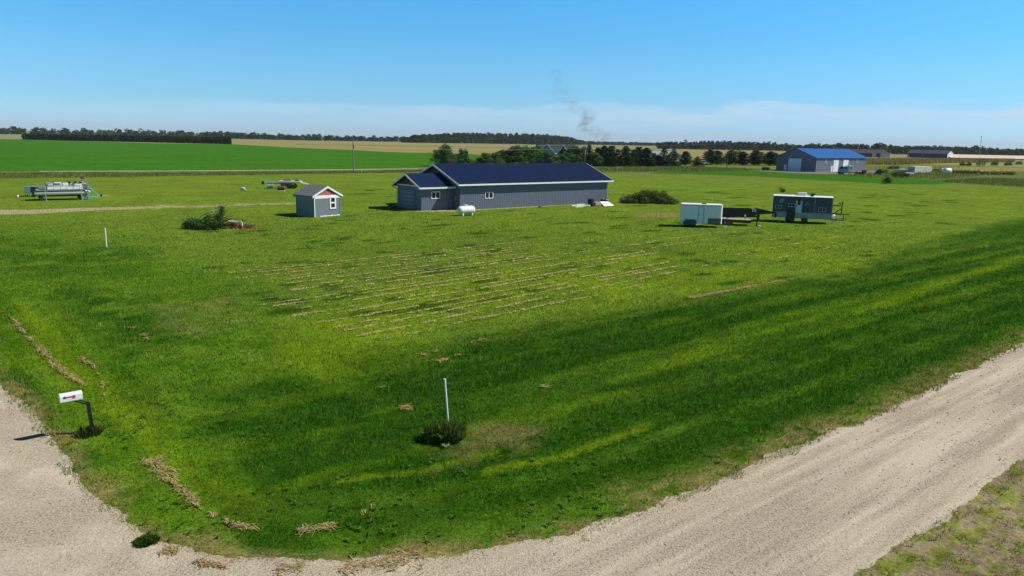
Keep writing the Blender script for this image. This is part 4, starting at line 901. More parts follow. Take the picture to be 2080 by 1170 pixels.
for px, yt, yb, lb in ((735, 345.5, 350.8, 'short white utility marker just right of the field edge pole'), (1433.5, 335.5, 343.5, 'short white marker post by the conifers left of the bright green strip'), (1253.5, 339.5, 346.2, 'short leaning white marker behind the right end of the navy roof'), (1917.5, 362, 367.5, 'left one of two short white fence posts below the white tanks'), (1946.5, 360.5, 366.5, 'right one of two short white fence posts below the white tanks'), (2060.5, 357, 363, 'short white fence post far right in the weedy grass')):
    post('marker_post', lb, 'post', px, yt, yb, .07, M['white'], group='short white markers in the grass')

# mailbox
mb_ = at(189, 879); rm = Vector((math.cos(math.radians(185)), math.sin(math.radians(185)), 0))
t = thing('mailbox', 'white rural mailbox with a red flag on a leaning black post', 'mailbox', mb_, math.radians(221))
ptop = Vector((.07, .02, 1.0))
MB().bar((0, 0, 0), ptop, .10, .10).build('post', M['black'], t, bevel=.006)
ar = MB(); ar.bar(ptop + Vector((-.02, 0, -.08)), (.48, .02, 1.155), .035, .035); ar.bar(ptop + Vector((0, 0, -.01)), (.32, .02, 1.145), .03, .03); ar.build('bracket', M['black'], t)
bx = MB(); x0, x1, hw, z0 = .20, .76, .105, 1.16; n = 12
def mbprof(x, s=1.0): return [Vector((x, -hw * s, z0)), Vector((x, hw * s, z0))] + [Vector((x, hw * s * math.cos(k * math.pi / n), z0 + .14 + hw * s * math.sin(k * math.pi / n))) for k in range(n + 1)]
bx.prism(mbprof(x0), (x1 - x0, 0, 0))
tilt = Matrix.Rotation(math.radians(4), 4, 'Y')
bxo = bx.build('box', M['mailbox'], t, smooth=True)
dr = MB(); dr.prism(mbprof(x1 + .002, 1.04), (.025, 0, 0)); dro = dr.build('door', M['mailbox'], bxo, smooth=True)
MB().box(x1 + .028, x1 + .05, -.02, .02, z0 + .19, z0 + .25).build('handle', M['steel'], dro)
fl = MB(); s_ = 1
fl.box(x1 - .37, x1 - .12, s_ * hw + .006, s_ * hw + .012, z0 + .115, z0 + .145); fl.box(x1 - .37, x1 - .30, s_ * hw + .0055, s_ * hw + .0125, z0 + .075, z0 + .17); fl.build('flag', M['red'], bxo)
MB().box(x1 - .125, x1 - .06, s_ * hw + .004, s_ * hw + .010, z0 + .10, z0 + .16).build('flag_mount', M['navyflag'], bxo)
mk = MB()
for k in range(7): mk.box(x0 + .05 + k * .045, x0 + .075 + k * .045, s_ * hw + .001, s_ * hw + .003, z0 + .15, z0 + .156 + .004 * (k % 2))
mk.build('side_seam', M['lightgrey'], bxo)

# ------------------------------------------------------------------ propane tank and things along the wall
T0 = at(929.5, 438.5); T1 = at(963.5, 436.5); ta = math.atan2(T1.y - T0.y, T1.x - T0.x); tl = (T1 - T0).length; tr_ = .47
t = thing('propane_tank', 'white propane tank on short legs in front of the long building', 'tank', T0, ta)
MB().cyl((0, 0, .2 + tr_), (tl, 0, .2 + tr_), tr_, n=24, prof=[(0, .02), (.012, .17), (.04, .30), (.09, .41), (.15, .46), (.2, tr_), (.499, tr_), (.4995, tr_ + .008), (.505, tr_ + .008), (.5055, tr_), (.8, tr_), (.85, .46), (.91, .41), (.96, .30), (.988, .17), (1, .02)]).build('shell', M['tank'], t, smooth=True)
MB().cyl((tl * .47, 0, .2 + tr_ * 1.92), (tl * .47, 0, .2 + tr_ * 2.32), .24, n=16, prof=[(0, .24), (.75, .24), (.95, .19), (1, .08)]).build('dome_cover', M['tank'], t, smooth=True)
for x in (tl * .24, tl * .78):
    b = MB(); b.box(x - .07, x + .07, -.34, -.24, 0, .42); b.box(x - .07, x + .07, .24, .34, 0, .42); b.box(x - .07, x + .07, -.24, .24, .08, .16); b.build('leg', M['tank'], t)

def along_wall(px, py): return at(px, py)
# white window frames stacked flat, black tub, cement pallet, white sheet, black tarp
p = at(1181, 420.5)
t = thing('board_stack', 'low stack of white boards lying by the wall left of the black tub', 'boards', p, TH)
for k, (x, y, z, a, l, w_) in enumerate(((-1.1, 0, .0, 0, 3.3, .35), (-.6, .35, .0, 8, 2.6, .3), (-.8, .1, .13, -6, 2.4, .3), (-1.4, .4, .14, 12, 1.7, .22), (-.4, .55, .25, -3, 2.0, .25))):
    MB().box(0, l, 0, w_, z, z + .11, Matrix.Translation((x, y, 0)) @ Matrix.Rotation(math.radians(a), 4, 'Z')).build('board', M['white'] if k != 1 else M['lightgrey'], t)
p = at(1200, 419.0)
t = thing('plastic_tub', 'round black plastic barrel standing against the wall near its right corner', 'barrel', p)
MB().cyl((0, 0, 0), (0, 0, 1.0), .45, n=20, prof=[(0, .40), (.08, .45), (.3, .44), (.32, .46), (.36, .46), (.38, .44), (.65, .44), (.67, .46), (.71, .46), (.73, .44), (.96, .45), (1, .41)]).build('drum', M['rubber'], t, smooth=True)
MB().cyl((0, 0, 1.0), (0, 0, 1.07), .36, n=16).build('lid', M['black'], t)
p = at(1211, 418.3); b = MB()
for k in range(3): b.box(-.55, .55, -.4, .4, .1 + k * .16, .24 + k * .16)
for x in (-.5, -.05, .4): b.box(x, x + .1, -.42, .42, 0, .1)
o = b.build('block_pallet', M['wood'], bevel=.02); o.location = p; o.rotation_euler = (0, 0, TH); tag(o, 'small pallet of tan blocks right of the black barrel', 'pallet')
p = at(1232, 417.8); b = MB(); b.prism([(-1.0, -.5, .02), (1.0, -.5, .02), (.9, .5, .5), (-.9, .5, .55)], (0, .03, .05)); o = b.build('white_sheet', M['white']); o.location = p; o.rotation_euler = (0, 0, TH); tag(o, 'white sheet leaning low on clutter at the building corner', 'panel')
p = at(1230, 414.5); b = MB(); rr = random.Random(3)
for k in range(5): b.cyl((rr.uniform(-.9, .9), rr.uniform(-.3, .3), rr.uniform(.3, .6)), (rr.uniform(-.9, .9), rr.uniform(-.3, .3), rr.uniform(.5, .8)), .16, .1, 7)
b.box(-.7, .7, -.25, .25, 0, .45); o = b.build('tarp_bundle', M['black'], smooth=True); o.location = p; o.rotation_euler = (0, 0, TH); tag(o, 'crumpled black bundle behind the white sheet at the corner', 'tarp')
p = at(1098, 421.6); b = MB(); b.box(-.32, .32, -.16, .16, 0, .1); b.box(-.2, .1, -.1, .12, .1, .19); o = b.build('brick_stack', M['rust'], bevel=.01); o.location = p; o.rotation_euler = (0, 0, TH); tag(o, 'small rusty brown blocks on the dirt strip by the long wall', 'blocks')

# ------------------------------------------------------------------ trailers, camper, boat
def wheel(root, c, r, w, axis='y', name='wheel', rim=True):
    a = Vector((0, w / 2, 0)) if axis == 'y' else Vector((w / 2, 0, 0)); c = Vector(c)
    o = MB().cyl(c - a, c + a, r, n=20, prof=[(0, r * .8), (.12, r), (.88, r), (1, r * .8)]).build(name, M['rubber'], root, smooth=True)
    if rim: MB().cyl(c - a * 1.04, c + a * 1.04, r * .55, n=14).build('rim', M['darksteel'], o, smooth=True)
    return o
def base_line(x0, y0, x1, y1):
    a, b = at(x0, y0), at(x1, y1); return a, math.atan2(b.y - a.y, b.x - a.x), (b - a).length
# white enclosed trailer
O, A, L = base_line(1383, 460.5, 1465.5, 463.5)
t = thing('enclosed_trailer', 'white box trailer with a side door and two dark wheels', 'trailer', O, A)
TW, z0, z1 = 2.1, .42, hgt(O, 415.5)
b = MB(); rc = .28
pl = [(0, 0), (L - rc, 0), (L - .10, .06), (L, .30), (L, TW - .30), (L - .10, TW - .06), (L - rc, TW), (0, TW)]
b.prism([(x, y, z0) for x, y in pl], (0, 0, z1 - z0)); bo = b.build('body', M['trailerwall'], t)
b = MB(); b.prism([(x + (.02 if x > 1 else -.02), y + (.02 if y > 1 else -.02), z1 + .001) for x, y in pl], (0, 0, .06)); b.build('roof', M['white'], t)
MB().box(-.01, L - rc, -.012, .0, z1 - .10, z1).build('roof_rail', M['lightgrey'], bo)
b = MB(); q = [(L - rc, -.004), (L - .10, .052), (L + .006, .29), (L + .006, TW - .3), (L - .09, TW - .05), (L - .11, TW - .06), (L - .02, TW - .3), (L - .02, .31), (L - .13, .08), (L - rc, .02)]
b.prism([(x, y, z0) for x, y in q], (0, 0, z1 - z0 - .05)); b.build('front_cap', M['white'], bo)
b = MB(); b.box(L * .655, L - rc, -.014, .0, z0, z0 + .62); b.prism([(L - rc, -.012, z0), (L - .1, .045, z0), (L - .1, .06, z0), (L - rc, .01, z0)], (0, 0, .62)); b.build('stone_guard', M['stone'], bo)
dx0, dx1 = L * .415, L * .535
b = MB(); b.box(dx0, dx1, -.022, .0, z0 + .08, z1 - .2); d = b.build('door', M['trailerwall'], t)
b = MB(); b.box(dx0 - .04, dx0 - .005, -.028, .0, z0 + .05, z1 - .16); b.box(dx1 + .005, dx1 + .06, -.028, .0, z0 + .05, z1 - .16); b.box(dx0 - .005, dx1 + .005, -.028, .0, z1 - .2, z1 - .16); b.build('frame', M['midgrey'], d)
MB().box(dx0 + .03, dx0 + .11, -.06, -.02, z0 + .85, z0 + .95).build('handle', M['black'], d)
for x in (L * .145, L * .29):
    wheel(t, (x, .08, .34), .34, .22); wheel(t, (x, TW - .08, .34), .34, .22)
b = MB(); n = 16; cxw = (L * .145 + L * .29) / 2; hwid = (L * .29 - L * .145) / 2 + .42
pr = [(cxw - hwid, 0, .40), (cxw - hwid * .82, 0, .74), (cxw - hwid * .6, 0, .84), (cxw + hwid * .6, 0, .84), (cxw + hwid * .82, 0, .74), (cxw + hwid, 0, .40)]
b.prism([(x, -.14, z) for x, _, z in pr], (0, .126, 0)); b.build('fender', M['darksteel'], t)
MB().cyl((L * .56, TW / 2, z1 + .06), (L * .56, TW / 2, z1 + .13), .26, n=14).build('roof_vent', M['black'], t)
b = MB(); b.bar((L - .3, .35, .40), (L + 1.05, TW / 2, .40), .09); b.bar((L - .3, TW - .35, .40), (L + 1.05, TW / 2, .40), .09); b.box(L + .95, L + 1.25, TW / 2 - .06, TW / 2 + .06, .36, .48); b.build('tongue', M['black'], t)
b = MB(); b.cyl((L + .55, TW / 2 - .2, .02), (L + .55, TW / 2 - .2, 1.0), .045, n=8); b.cyl((L + .55, TW / 2 - .2, 0), (L + .55, TW / 2 - .2, .04), .13, n=10); b.build('jack', M['black'], t)
b = MB(); b.box(L + .28, L + .62, TW / 2 - .55, TW / 2 - .2, 0, .17); o = b.build('wood_block', M['cream'], bevel=.02); o.matrix_world = Matrix.Translation(O) @ Matrix.Rotation(A, 4, 'Z'); tag(o, 'pale block on the grass under the white trailer tongue', 'block')
b = MB(); b.cyl((0, 0, 0), (.18, 0, 1.3), .018, n=6); 
wp = at(1444, 421.5); 
o = post('marker_post', 'thin tall white rod standing behind the white box trailer', 'post', 1444.0, 397.0, 440, .022, M['white'])

# flat deck trailer parked beside it
O, A, L = base_line(1467, 457, 1540, 461); O = O + Vector((0, 0, 0))
t = thing('flatbed_trailer', 'black flat deck trailer with weathered planks beside the white trailer', 'trailer', O, A)
b = MB()
for k in range(8): b.box(-1.6, L * .78, .05 + k * .24, .05 + k * .24 + .225, .64, .69)
b.build('deck', M['wood'], t)
b = MB(); b.box(-1.6, L * .8, -.03, .05, .36, .66); b.box(-1.6, L * .8, 1.98, 2.06, .36, .66); b.box(L * .78, L * .80, .05, 1.98, .5, .70)
for k in range(5): b.box(-1.4 + k * .9, -1.32 + k * .9, .05, 1.98, .52, .62)
b.bar((L * .8, .3, .56), (L + .35, 1.0, .56), .12); b.bar((L * .8, 1.7, .56), (L + .35, 1.0, .56), .12); b.build('frame', M['black'], t)
for x in (-.1, .75):
    wheel(t, (x, -.16, .36), .36, .2); wheel(t, (x, 2.2, .36), .36, .2)
b = MB(); b.box(L * .93, L * .93 + .14, .75, .89, .05, 1.25); b.cyl((L * .93 + .07, .82, 0), (L * .93 + .07, .82, .06), .16, n=10); b.build('jack', M['black'], t)
b = MB(); b.box(L + .2, L + .62, .92, 1.08, .5, .66); b.build('coupler', M['darksteel'], t)
b = MB(); b.bar((.55, .3, .7), (.15, .25, 1.35), .05); b.bar((.55, 1.0, .7), (.15, .95, 1.35), .05); b.bar((.15, .25, 1.33), (.15, .95, 1.33), .05); b.build('headache_rack', M['black'], t)
b = MB(); b.box(L * .60, L * .60 + .16, .1, .24, 1.05, 1.25); b.box(L * .77, L * .77 + .18, .2, .36, .72, .9); b.build('marker_light', M['white'], t)
MB().box(L * .60 + .05, L * .60 + .1, .14, .2, .7, 1.05).build('light_stake', M['black'], t)
o = MB().box(-.2, .2, -.14, .14, 0, .13).build('wood_block', M['cream'], bevel=.02); o.location = at(1543, 460.5); tag(o, 'pale block on the grass by the flat deck trailer jack', 'block')

# high sided black trailer behind
O, A, L = base_line(1462, 452, 1538, 453.5); O = O + Vector((0, 1.2, 0))
t = thing('dump_trailer', 'high sided black trailer with a long gooseneck behind the flat deck trailer', 'trailer', O, A)
zb, zt = .75, hgt(O, 424.5)
b = MB(); b.box(-2.2, L, 0, .06, zb, zt); b.box(-2.2, L, 2.0, 2.06, zb, zt); b.box(-2.2, -2.14, .06, 2.0, zb, zt); b.prism([(L, 0, zb), (L + .5, 0, zb + .3), (L + .5, 0, zt - .15), (L, 0, zt)], (0, 2.06, 0))
for k in range(8): b.box(-2.1 + k * .85, -2.02 + k * .85, -.05, .0, zb + .05, zt - .04)
b.box(-2.2, L, -.07, .0, zt - .09, zt + .02); bo = b.build('dump_box', M['black'], t)
MB().box(-2.14, L, .06, 2.0, zb, zb + .06).build('floor', M['darksteel'], bo)
b = MB(); b.box(-2.2, L + .6, .3, .45, zb - .22, zb - .002); b.box(-2.2, L + .6, 1.6, 1.75, zb - .22, zb - .002); b.build('frame', M['black'], t)
for x in (.6, 1.6): wheel(t, (x, -.12, .38), .38, .24); wheel(t, (x, 2.18, .38), .38, .24)
b = MB(); b.prism([(L + .35, .75, .82), (L + 2.9, .75, 1.02), (L + 2.9, .75, 1.12), (L + .35, .75, 1.62)], (0, .5, 0)); b.box(L + 2.75, L + 2.9, .9, 1.1, .5, 1.02); b.box(L + .7, L + .85, .7, 1.3, .05, .9); b.build('gooseneck', M['black'], t)
b = MB(); b.box(L - .35, L + .12, -.10, -.065, 1.25, 1.55); q = b.build('sign_plate', M['white'], t); MB().box(L - .28, L + .05, -.115, -.10, 1.31, 1.49).build('plate_centre', M['midgrey'], q)
b = MB(); b.box(-.2 + L * .35, L * .35 + .25, -.3, .0, zt + .0, zt + .2); b.cyl((-1.9, .5, zt), (-1.3, .5, zt + .05), .2, n=10); b.build('tarp_roll', M['black'], t)

# camper
O, A, L = base_line(1569.0, 450.5, 1686.5, 456.5); O = O + Vector((0, 0.3, 0)); L = solve_len(O, A, 1687)
t = thing('camper_trailer', 'dark navy camper with a pale door and silver lower panels', 'camper', O, A)
CW, zc0, zc1, zs = 2.45, .55, hgt(O, 397.5), 1.25
ZC = lambda X, Y: (1550 + X * 190 / 2080, 380 + Y * 85 / 931)
def cw(X, Y): return on_wall(O, A, *ZC(X, Y))
b = MB(); b.box(0, L, 0, CW, zs, zc1); bo = b.build('body', M['rvwall'], t)
b = MB(); b.box(0, L - .02, -.006, CW + .006, zc0, zs - .002); b.build('lower_panel', M['tread'], t)
rr = MB(); n = 10; prof = [(0, -.03, zc1 + .001)] + [(0, -.03 + (CW + .06) * k / n, zc1 + .02 + .10 * math.sin(math.pi * k / n)) for k in range(n + 1)] + [(0, CW + .03, zc1 + .001)]
rr.prism([(-.04, y, z) for _, y, z in prof], (L + .08, 0, 0)); rr.build('roof', M['white'], t)
b = MB(); b.box(L - .001, L + .05, 0.05, CW - .05, zc0, zc1 - .05); b.build('front_panel', M['lightgrey'], t)
b = MB(); b.box(-.03, .03, -.02, .03, zc0, zc1); b.box(L - .08, L + .03, -.02, .03, zc0, zc1); b.build('corner_moulding', M['midgrey'], bo)
k_, _ = cw(1150, 400); MB().box(k_ - .02, k_ + .02, -.015, .0, zs, zc1).build('panel_joint', M['lightgrey'], bo)
for X0, X1, Y0, Y1 in ((268, 415, 395, 472), (560, 715, 362, 440), (1228, 1405, 460, 548)):
    a, zt = cw(X0, (Y0 + Y1) / 2); c2, _ = cw(X1, (Y0 + Y1) / 2); _, za = cw((X0 + X1) / 2, Y0); _, zb_ = cw((X0 + X1) / 2, Y1)
    window(t, ((a + c2) / 2, 0, (za + zb_) / 2), c2 - a, za - zb_, 'x', -1, M['lightgrey'], fw=.05)
a, zt = cw(738, 300); c2, _ = cw(875, 310); _, zb_ = cw(790, 575)
b = MB(); b.box(a, c2, -.05, .0, zb_, zt); d = b.build('door', M['rvdoor'], t)
b = MB(); b.box((a + c2) / 2 - .17, (a + c2) / 2 + .17, -.062, -.045, zb_ + .95, zb_ + 1.65); b.build('door_window', M['glass'], d)
MB().box(a + .04, a + .12, -.085, -.05, zb_ + .75, zb_ + .9).build('handle', M['black'], d)
a, zt = cw(530, 500); c2, _ = cw(715, 500)
b = MB()
for k in range(9):
    u0 = a + (c2 - a) * k / 9; b.box(u0, u0 + (c2 - a) / 9 - .003, -.16 - .03 * (k % 2), -.13 - .03 * (k % 2), .18 + .03 * (k % 3), zs + .22)
b.box(a, c2, -.16, -.006, zs + .2, zs + .25); b.build('wheel_tarp', M['black'], t)
for x in ((a + c2) / 2 - .2, (a + c2) / 2 + 1.6): wheel(t, (x, .10, .36), .36, .22); wheel(t, (x, CW - .1, .36), .36, .22)
b = MB(); xk, _ = cw(880, 200); b.box(xk - .55, xk + .5, CW / 2 - .38, CW / 2 + .38, zc1 + .10, zc1 + .44); b.build('air_conditioner', M['white'], t, bevel=.10)
xk, _ = cw(1105, 200); b = MB(); b.box(xk - .22, xk + .14, .6, .95, zc1 + .04, zc1 + .38); b.cyl((xk + .05, .55, zc1 + .25), (xk + .28, .45, zc1 + .33), .11, n=10); b.build('roof_lamp', M['black'], t)
# pale swooshes painted on the side (unreadable lettering in the photograph)
def swoosh(pts, w, nm='decal'):
    b = MB(); q = []
    for X, Y in pts:
        k, z = cw(X, Y); q.append((k, -.012, z))
    for p, r2 in zip(q[:-1], q[1:]): b.bar(p, r2, w, .006, up=(0, 1, 0))
    b.build(nm, M['lightgrey'], bo)
swoosh([(345, 330), (380, 290), (430, 265), (470, 290)], .05); swoosh([(375, 340), (420, 300), (480, 285)], .06); swoosh([(390, 325), (405, 350), (440, 310), (450, 345)], .04); swoosh([(400, 270), (430, 300)], .05)
swoosh([(930, 388), (990, 392), (1060, 400)], .035); swoosh([(960, 365), (985, 335), (1010, 380)], .03)
def low_decal(pts, w, nm='decal'):
    b = MB(); q = [(cw(X, Y)[0], -.016, cw(X, Y)[1]) for X, Y in pts]
    for p, r2 in zip(q[:-1], q[1:]): b.bar(p, r2, w, .006, up=(0, 1, 0))
    b.build(nm, M['palegrey'], bo)
low_decal([(230, 600), (300, 590), (360, 620), (410, 600), (415, 635)], .07); low_decal([(980, 640), (1030, 615), (1080, 620), (1070, 655), (1010, 660)], .07); low_decal([(760, 650), (840, 600), (980, 610)], .05)
b = MB(); b.bar((L - .1, .3, .52), (L + 1.25, CW / 2, .46), .11); b.bar((L - .1, CW - .3, .52), (L + 1.25, CW / 2, .46), .11); b.box(L + 1.15, L + 1.5, CW / 2 - .07, CW / 2 + .07, .42, .54); b.build('tongue', M['darksteel'], t)
b = MB(); b.cyl((L + .85, CW / 2 - .35, 0), (L + .85, CW / 2 - .35, .9), .05, n=8); b.cyl((L + .85, CW / 2 - .35, 0), (L + .85, CW / 2 - .35, .04), .15, n=10); b.build('jack', M['steel'], t)
b = MB(); b.cyl((L + .32, CW / 2 - .25, .58), (L + .32, CW / 2 - .25, 1.12), .17, n=14, prof=[(0, .14), (.08, .17), (.8, .17), (1, .07)]); b.build('gas_bottle', M['white'], t, smooth=True)
b = MB()
for x in (.2, .9, 1.5): b.cyl((x, .1, 0), (x, .1, zc0), .03, n=6)
b.bar((.9, -.15, .02), (.9, -.15, .42), .04); b.bar((1.5, -.15, .02), (1.5, -.15, .42), .04); b.box(.85, 1.55, -.3, .0, .40, .44); b.build('entry_step', M['steel'], t)
# black boat trailer mostly hidden behind the camper
O5 = at(1718, 446.5) + Vector((0, 1.5, 0)); 
t = thing('boat_trailer', 'empty black boat trailer with an upright winch post beyond the camper', 'trailer', O5, A - math.radians(2))
b = MB(); b.box(-5.5, -.9, -.75, -.65, .52, .62); b.box(-5.5, -.9, .65, .75, .52, .62); b.bar((-.95, -.7, .57), (.5, 0, .55), .1); b.bar((-.95, .7, .57), (.5, 0, .55), .1); b.box(-4, -.15, -.05, .05, 1.55, 1.66); b.box(.4, 1.05, -.06, .06, .5, .6)
for x in (-2.6, -1.9): b.box(x, x + .09, -.05, .05, .6, 1.55)
b.build('frame', M['black'], t)
b = MB(); b.box(-.05, .08, -.06, .06, .5, 2.15); b.bar((-.9, 0, .6), (0, 0, 1.25), .1); b.build('winch_post', M['black'], t)
b = MB(); b.box(-.42, -.14, -.14, .14, 1.75, 2.1); b.build('bow_stop', M['lightgrey'], t)
for y in (-.95, .95): wheel(t, (-3.4, y, .33), .33, .2)
b = MB(); b.cyl((.3, .0, 0), (.3, 0, .5), .04, n=8); b.cyl((.3, 0, 0), (.3, 0, .05), .12, n=8); b.build('jack', M['black'], t)
o = MB().box(-.13, .13, -.1, .1, 0, .16).build('wood_block', M['wood'], bevel=.02); o.location = at(1714, 454); tag(o, 'small weathered block on the grass below the camper tongue', 'block')

# pontoon boat on its lift with a turquoise winch frame
Oa = at(92.5, 412.4); Ob = at(178.5, 407.2); A = math.atan2(Ob.y - Oa.y, Ob.x - Oa.x) - math.radians(28); Lb = 8.1
ZP = lambda X, Y: (30 + X * 200 / 2080, 360 + Y * 70 / 728)
O = at(71, 408.5); A = math.radians(34)
t = thing('pontoon_boat', 'silver pontoon boat with white side panels parked by the driveway', 'boat', O, A)
Lb = solve_len(O, A, 187); BW = 2.5
for y in (.0, BW - .62):
    MB().cyl((0, y + .31, .97), (Lb, y + .31, 1.02), .28, n=18, prof=[(0, .2), (.02, .28), (.80, .28), (.88, .25), (.95, .16), (1, .04)]).build('pontoon', M['alu'], t, smooth=True)
b = MB(); b.box(.2, Lb - .5, -.05, BW + .05, 1.30, 1.40); b.build('deck', M['midgrey'], t)
b = MB()
for k in range(9): b.box(.4 + k * .75, .48 + k * .75, .05, BW - .05, 1.2, 1.30)
b.build('crossmember', M['darksteel'], t)
for y, sgn in ((0, -1), (BW, 1)):
    b = MB(); x0, x1 = 1.5, Lb - 1.3
    b.box(x0, x1, y - .02, y + .02, 1.46, 1.80); po_ = b.build('fence_panel', M['white'], t)
    b = MB()
    for k in range(6): q = x0 + (x1 - x0) * k / 5; b.box(q - .025, q + .025, y - .035, y + .035, 1.40, 1.98)
    b.box(x0, x1, y - .03, y + .03, 1.95, 2.0); b.box(x0, x1, y - .025, y + .025, 1.82, 1.85); b.build('rail', M['steel'], po_)
b = MB(); b.box(Lb - 1.3, Lb - 1.26, 0.02, BW - .02, 1.42, 1.8); b.build('front_gate', M['white'], t)
def seat(x0, x1, y0, y1, m=M['lightgrey']):
    b = MB(); b.box(x0, x1, y0, y1, 1.41, 1.85); s = b.build('seat', m, t, bevel=.05); q = MB(); q.box(x0, x1, y1 - .16 if y0 > 1 else y0, y1 if y0 > 1 else y0 + .16, 1.852, 2.12); q.build('backrest', m, s, bevel=.05)
seat(1.7, 3.4, 1.75, 2.35); seat(4.2, 6.2, 1.75, 2.35); seat(4.6, 6.2, .15, .7, M['white']); seat(1.6, 2.2, .2, 1.6)
b = MB(); b.box(3.3, 3.9, .25, .95, 1.41, 2.25); c = b.build('helm_console', M['white'], t, bevel=.05); MB().torus((3.95, .6, 2.35), .2, .02).build('steering_wheel', M['black'], c)
b = MB(); b.box(1.35, 2.0, .3, 2.2, 1.98, 2.30); b.build('folded_canopy', M['midgrey'], t, bevel=.08)
b = MB(); b.box(2.4, 3.2, 1.75, 2.3, 2.123, 2.26); b.build('folded_towel', M['cream'], t, bevel=.04)
b = MB(); b.box(-.35, .25, 1.0, 1.5, 1.05, 1.75); b.box(-.2, .1, 1.15, 1.35, .45, 1.1); b.cyl((-.35, 1.25, .52), (.15, 1.25, .52), .09, n=8); b.build('outboard_motor', M['black'], t, bevel=.04)
b = MB(); b.torus((5.6, 1.2, 2.78), .45, .02, n=28); h_ = b.build('ski_tow_hoop', M['steel'], t); MB().box(5.4, 5.85, 1.19, 1.21, 2.68, 3.02).build('red_cloth', M['rust'], h_)
MB().cyl((5.6, 1.2, 1.4), (5.6, 1.2, 2.35), .03, n=8).build('hoop_stem', M['steel'], h_)
b = MB()
for x in (4.0, 4.7, 5.3): b.box(x, x + .3, 1.9, 2.25, 2.123, 2.34)
b.build('headrest', M['black'], t)
t2 = thing('boat_trailer', 'low trailer with small wheels carrying the pontoon boat', 'trailer', O, A)
b = MB(); b.box(.6, Lb - .4, .75, .85, .52, .62); b.box(.6, Lb - .4, BW - .85, BW - .75, .52, .62)
for x in (.8, 3, 5.2, Lb - .8): b.box(x, x + .1, .2, BW - .2, .50, .64)
b.build('frame', M['darksteel'], t2)
for x, y in ((.75, .35), (.75, BW - .35), (Lb - 1.3, .5), (Lb - 1.3, BW - .5)): wheel(t2, (x, y, .28), .28, .18)
t3 = thing('boat_lift', 'pale boat lift legs and turquoise winch frame round the pontoon boat', 'boat lift', O, A)
for x, y, h, m in ((1.25, -.55, 1.95, M['steel']), (Lb - 1.2, -.55, 1.8, M['steel']), (1.25, BW + .5, 2.0, M['steel'])):
    b = MB(); b.box(x - .045, x + .045, y - .045, y + .045, 0, h); b.box(x - .18, x + .18, y - .15, y + .15, 0, .04); b.build('leg', m, t3)
b = MB(); b.box(Lb - .50, Lb - .32, -.12, .06, 0, 2.75); b.build('leg', M['midgrey'], t3); b = MB(); b.box(Lb - .95, Lb - .87, .2, .28, 1.3, 2.4); b.build('leg', M['cream'], t3)
b = MB(); b.box(1.25, Lb - 1.2, BW + .45, BW + .55, .32, .42); b.build('beam', M['darksteel'], t3)
b = MB(); f0 = Lb - .35
b.bar((f0, .2, 1.9), (f0 + 1.15, .2, .6), .13); b.bar((f0 + 1.15, .2, .6), (f0 + 1.4, .2, .6), .13); b.bar((f0, .2, 1.9), (f0, .2, .25), .13); b.bar((f0 - .8, .2, .4), (f0 + 1.35, .2, .4), .12); b.bar((f0 - .8, .2, 1.0), (f0, .2, .95), .1); b.bar((f0 - .8, .2, .3), (f0, .2, .95), .08); b.bar((f0 + .05, .2, .5), (f0 + .05, 1.6, .5), .1)
for k in range(3): b.bar((f0 - .7 + k * .5, .2, .05), (f0 - .7 + k * .5, .2, .4), .09)
b.build('winch_frame', M['aqua'], t3)
b = MB(); b.box(f0 + 1.4, f0 + 1.6, .1, .3, .38, .72); b.build('winch', M['rubber'], t3); MB().bar((f0 + 1.6, .2, .52), (f0 + 2.4, .2, .55), .07).build('coupler', M['lightgrey'], t3)
Op = at(50, 399.6)
t4 = thing('dock_section', 'teal grey dock section on short legs behind the pontoon boat stern', 'dock', Op, math.radians(22))
b = MB(); b.box(0, 3.9, 0, 1.5, 1.28, 1.38); b.build('platform', M['tealboard'], t4); MB().box(.1, 1.8, -.03, .0, .35, 1.26).build('side_board', M['tealboard'], t4)
for x, y in ((.1, .1), (3.7, .1), (.1, 1.4), (3.7, 1.4)): MB().box(x - .04, x + .04, y - .04, y + .04, 0, 1.28).build('leg', M['darksteel'], t4)
b = MB(); b.bar((1.65, -.1, 1.75), (2.0, -.1, .95), .07); b.build('brace', M['aqua'], t4)
o = MB().cyl((0, 0, 0), (0, 0, .26), .13, n=14, prof=[(0, .11), (.1, .13), (.9, .14), (1, .12)]).build('bucket', M['white'], smooth=True); o.location = at(36, 400.5); tag(o, 'small white bucket on the grass left of the boat', 'bucket')

# scrap trailer frame, barrels, the lump beside, white tank beyond the shed
O, A, L = base_line(537, 383.5, 612, 383); O = O + Vector((0, 1, 0))
t = thing('scrap_trailer', 'white topped trailer frame loaded with scrap far behind the small shed', 'trailer', O, math.radians(8))
b = MB(); b.box(-.3, L * .6, 0, .14, .95, 1.1); b.box(-.3, L * .6, 1.5, 1.64, .95, 1.1); b.box(L * .35, L * .95, -.1, 1.7, 1.12, 1.28); b.bar((L * .9, .2, 1.1), (L + .9, .8, .75), .13); b.bar((L * .9, 1.4, 1.1), (L + .9, .8, .75), .13); b.build('frame', M['white'], t)
b = MB(); b.box(-.75, -.30, .02, .1, .7, 1.2); b.box(-.75, -.70, .1, 1.4, .7, 1.2); b.box(0, L * .8, .3, .4, .8, .94); b.build('rear_rack', M['darksteel'], t)
for x in (L * .62, L * .75): wheel(t, (x, -.1, .36), .36, .22); wheel(t, (x, 1.75, .36), .36, .22)
b = MB(); b.cyl((L * .45, 1.0, 1.30), (L * .66, 1.0, 1.34), .22, n=12); b.build('scrap_roll', M['rust'], t)
b = MB(); b.box(L * .78, L * .88, .5, 1.0, 1.285, 1.5); b.box(L * .4, L * .72, -.3, -.15, .4, .9); b.build('scrap_block', M['darksteel'], t)
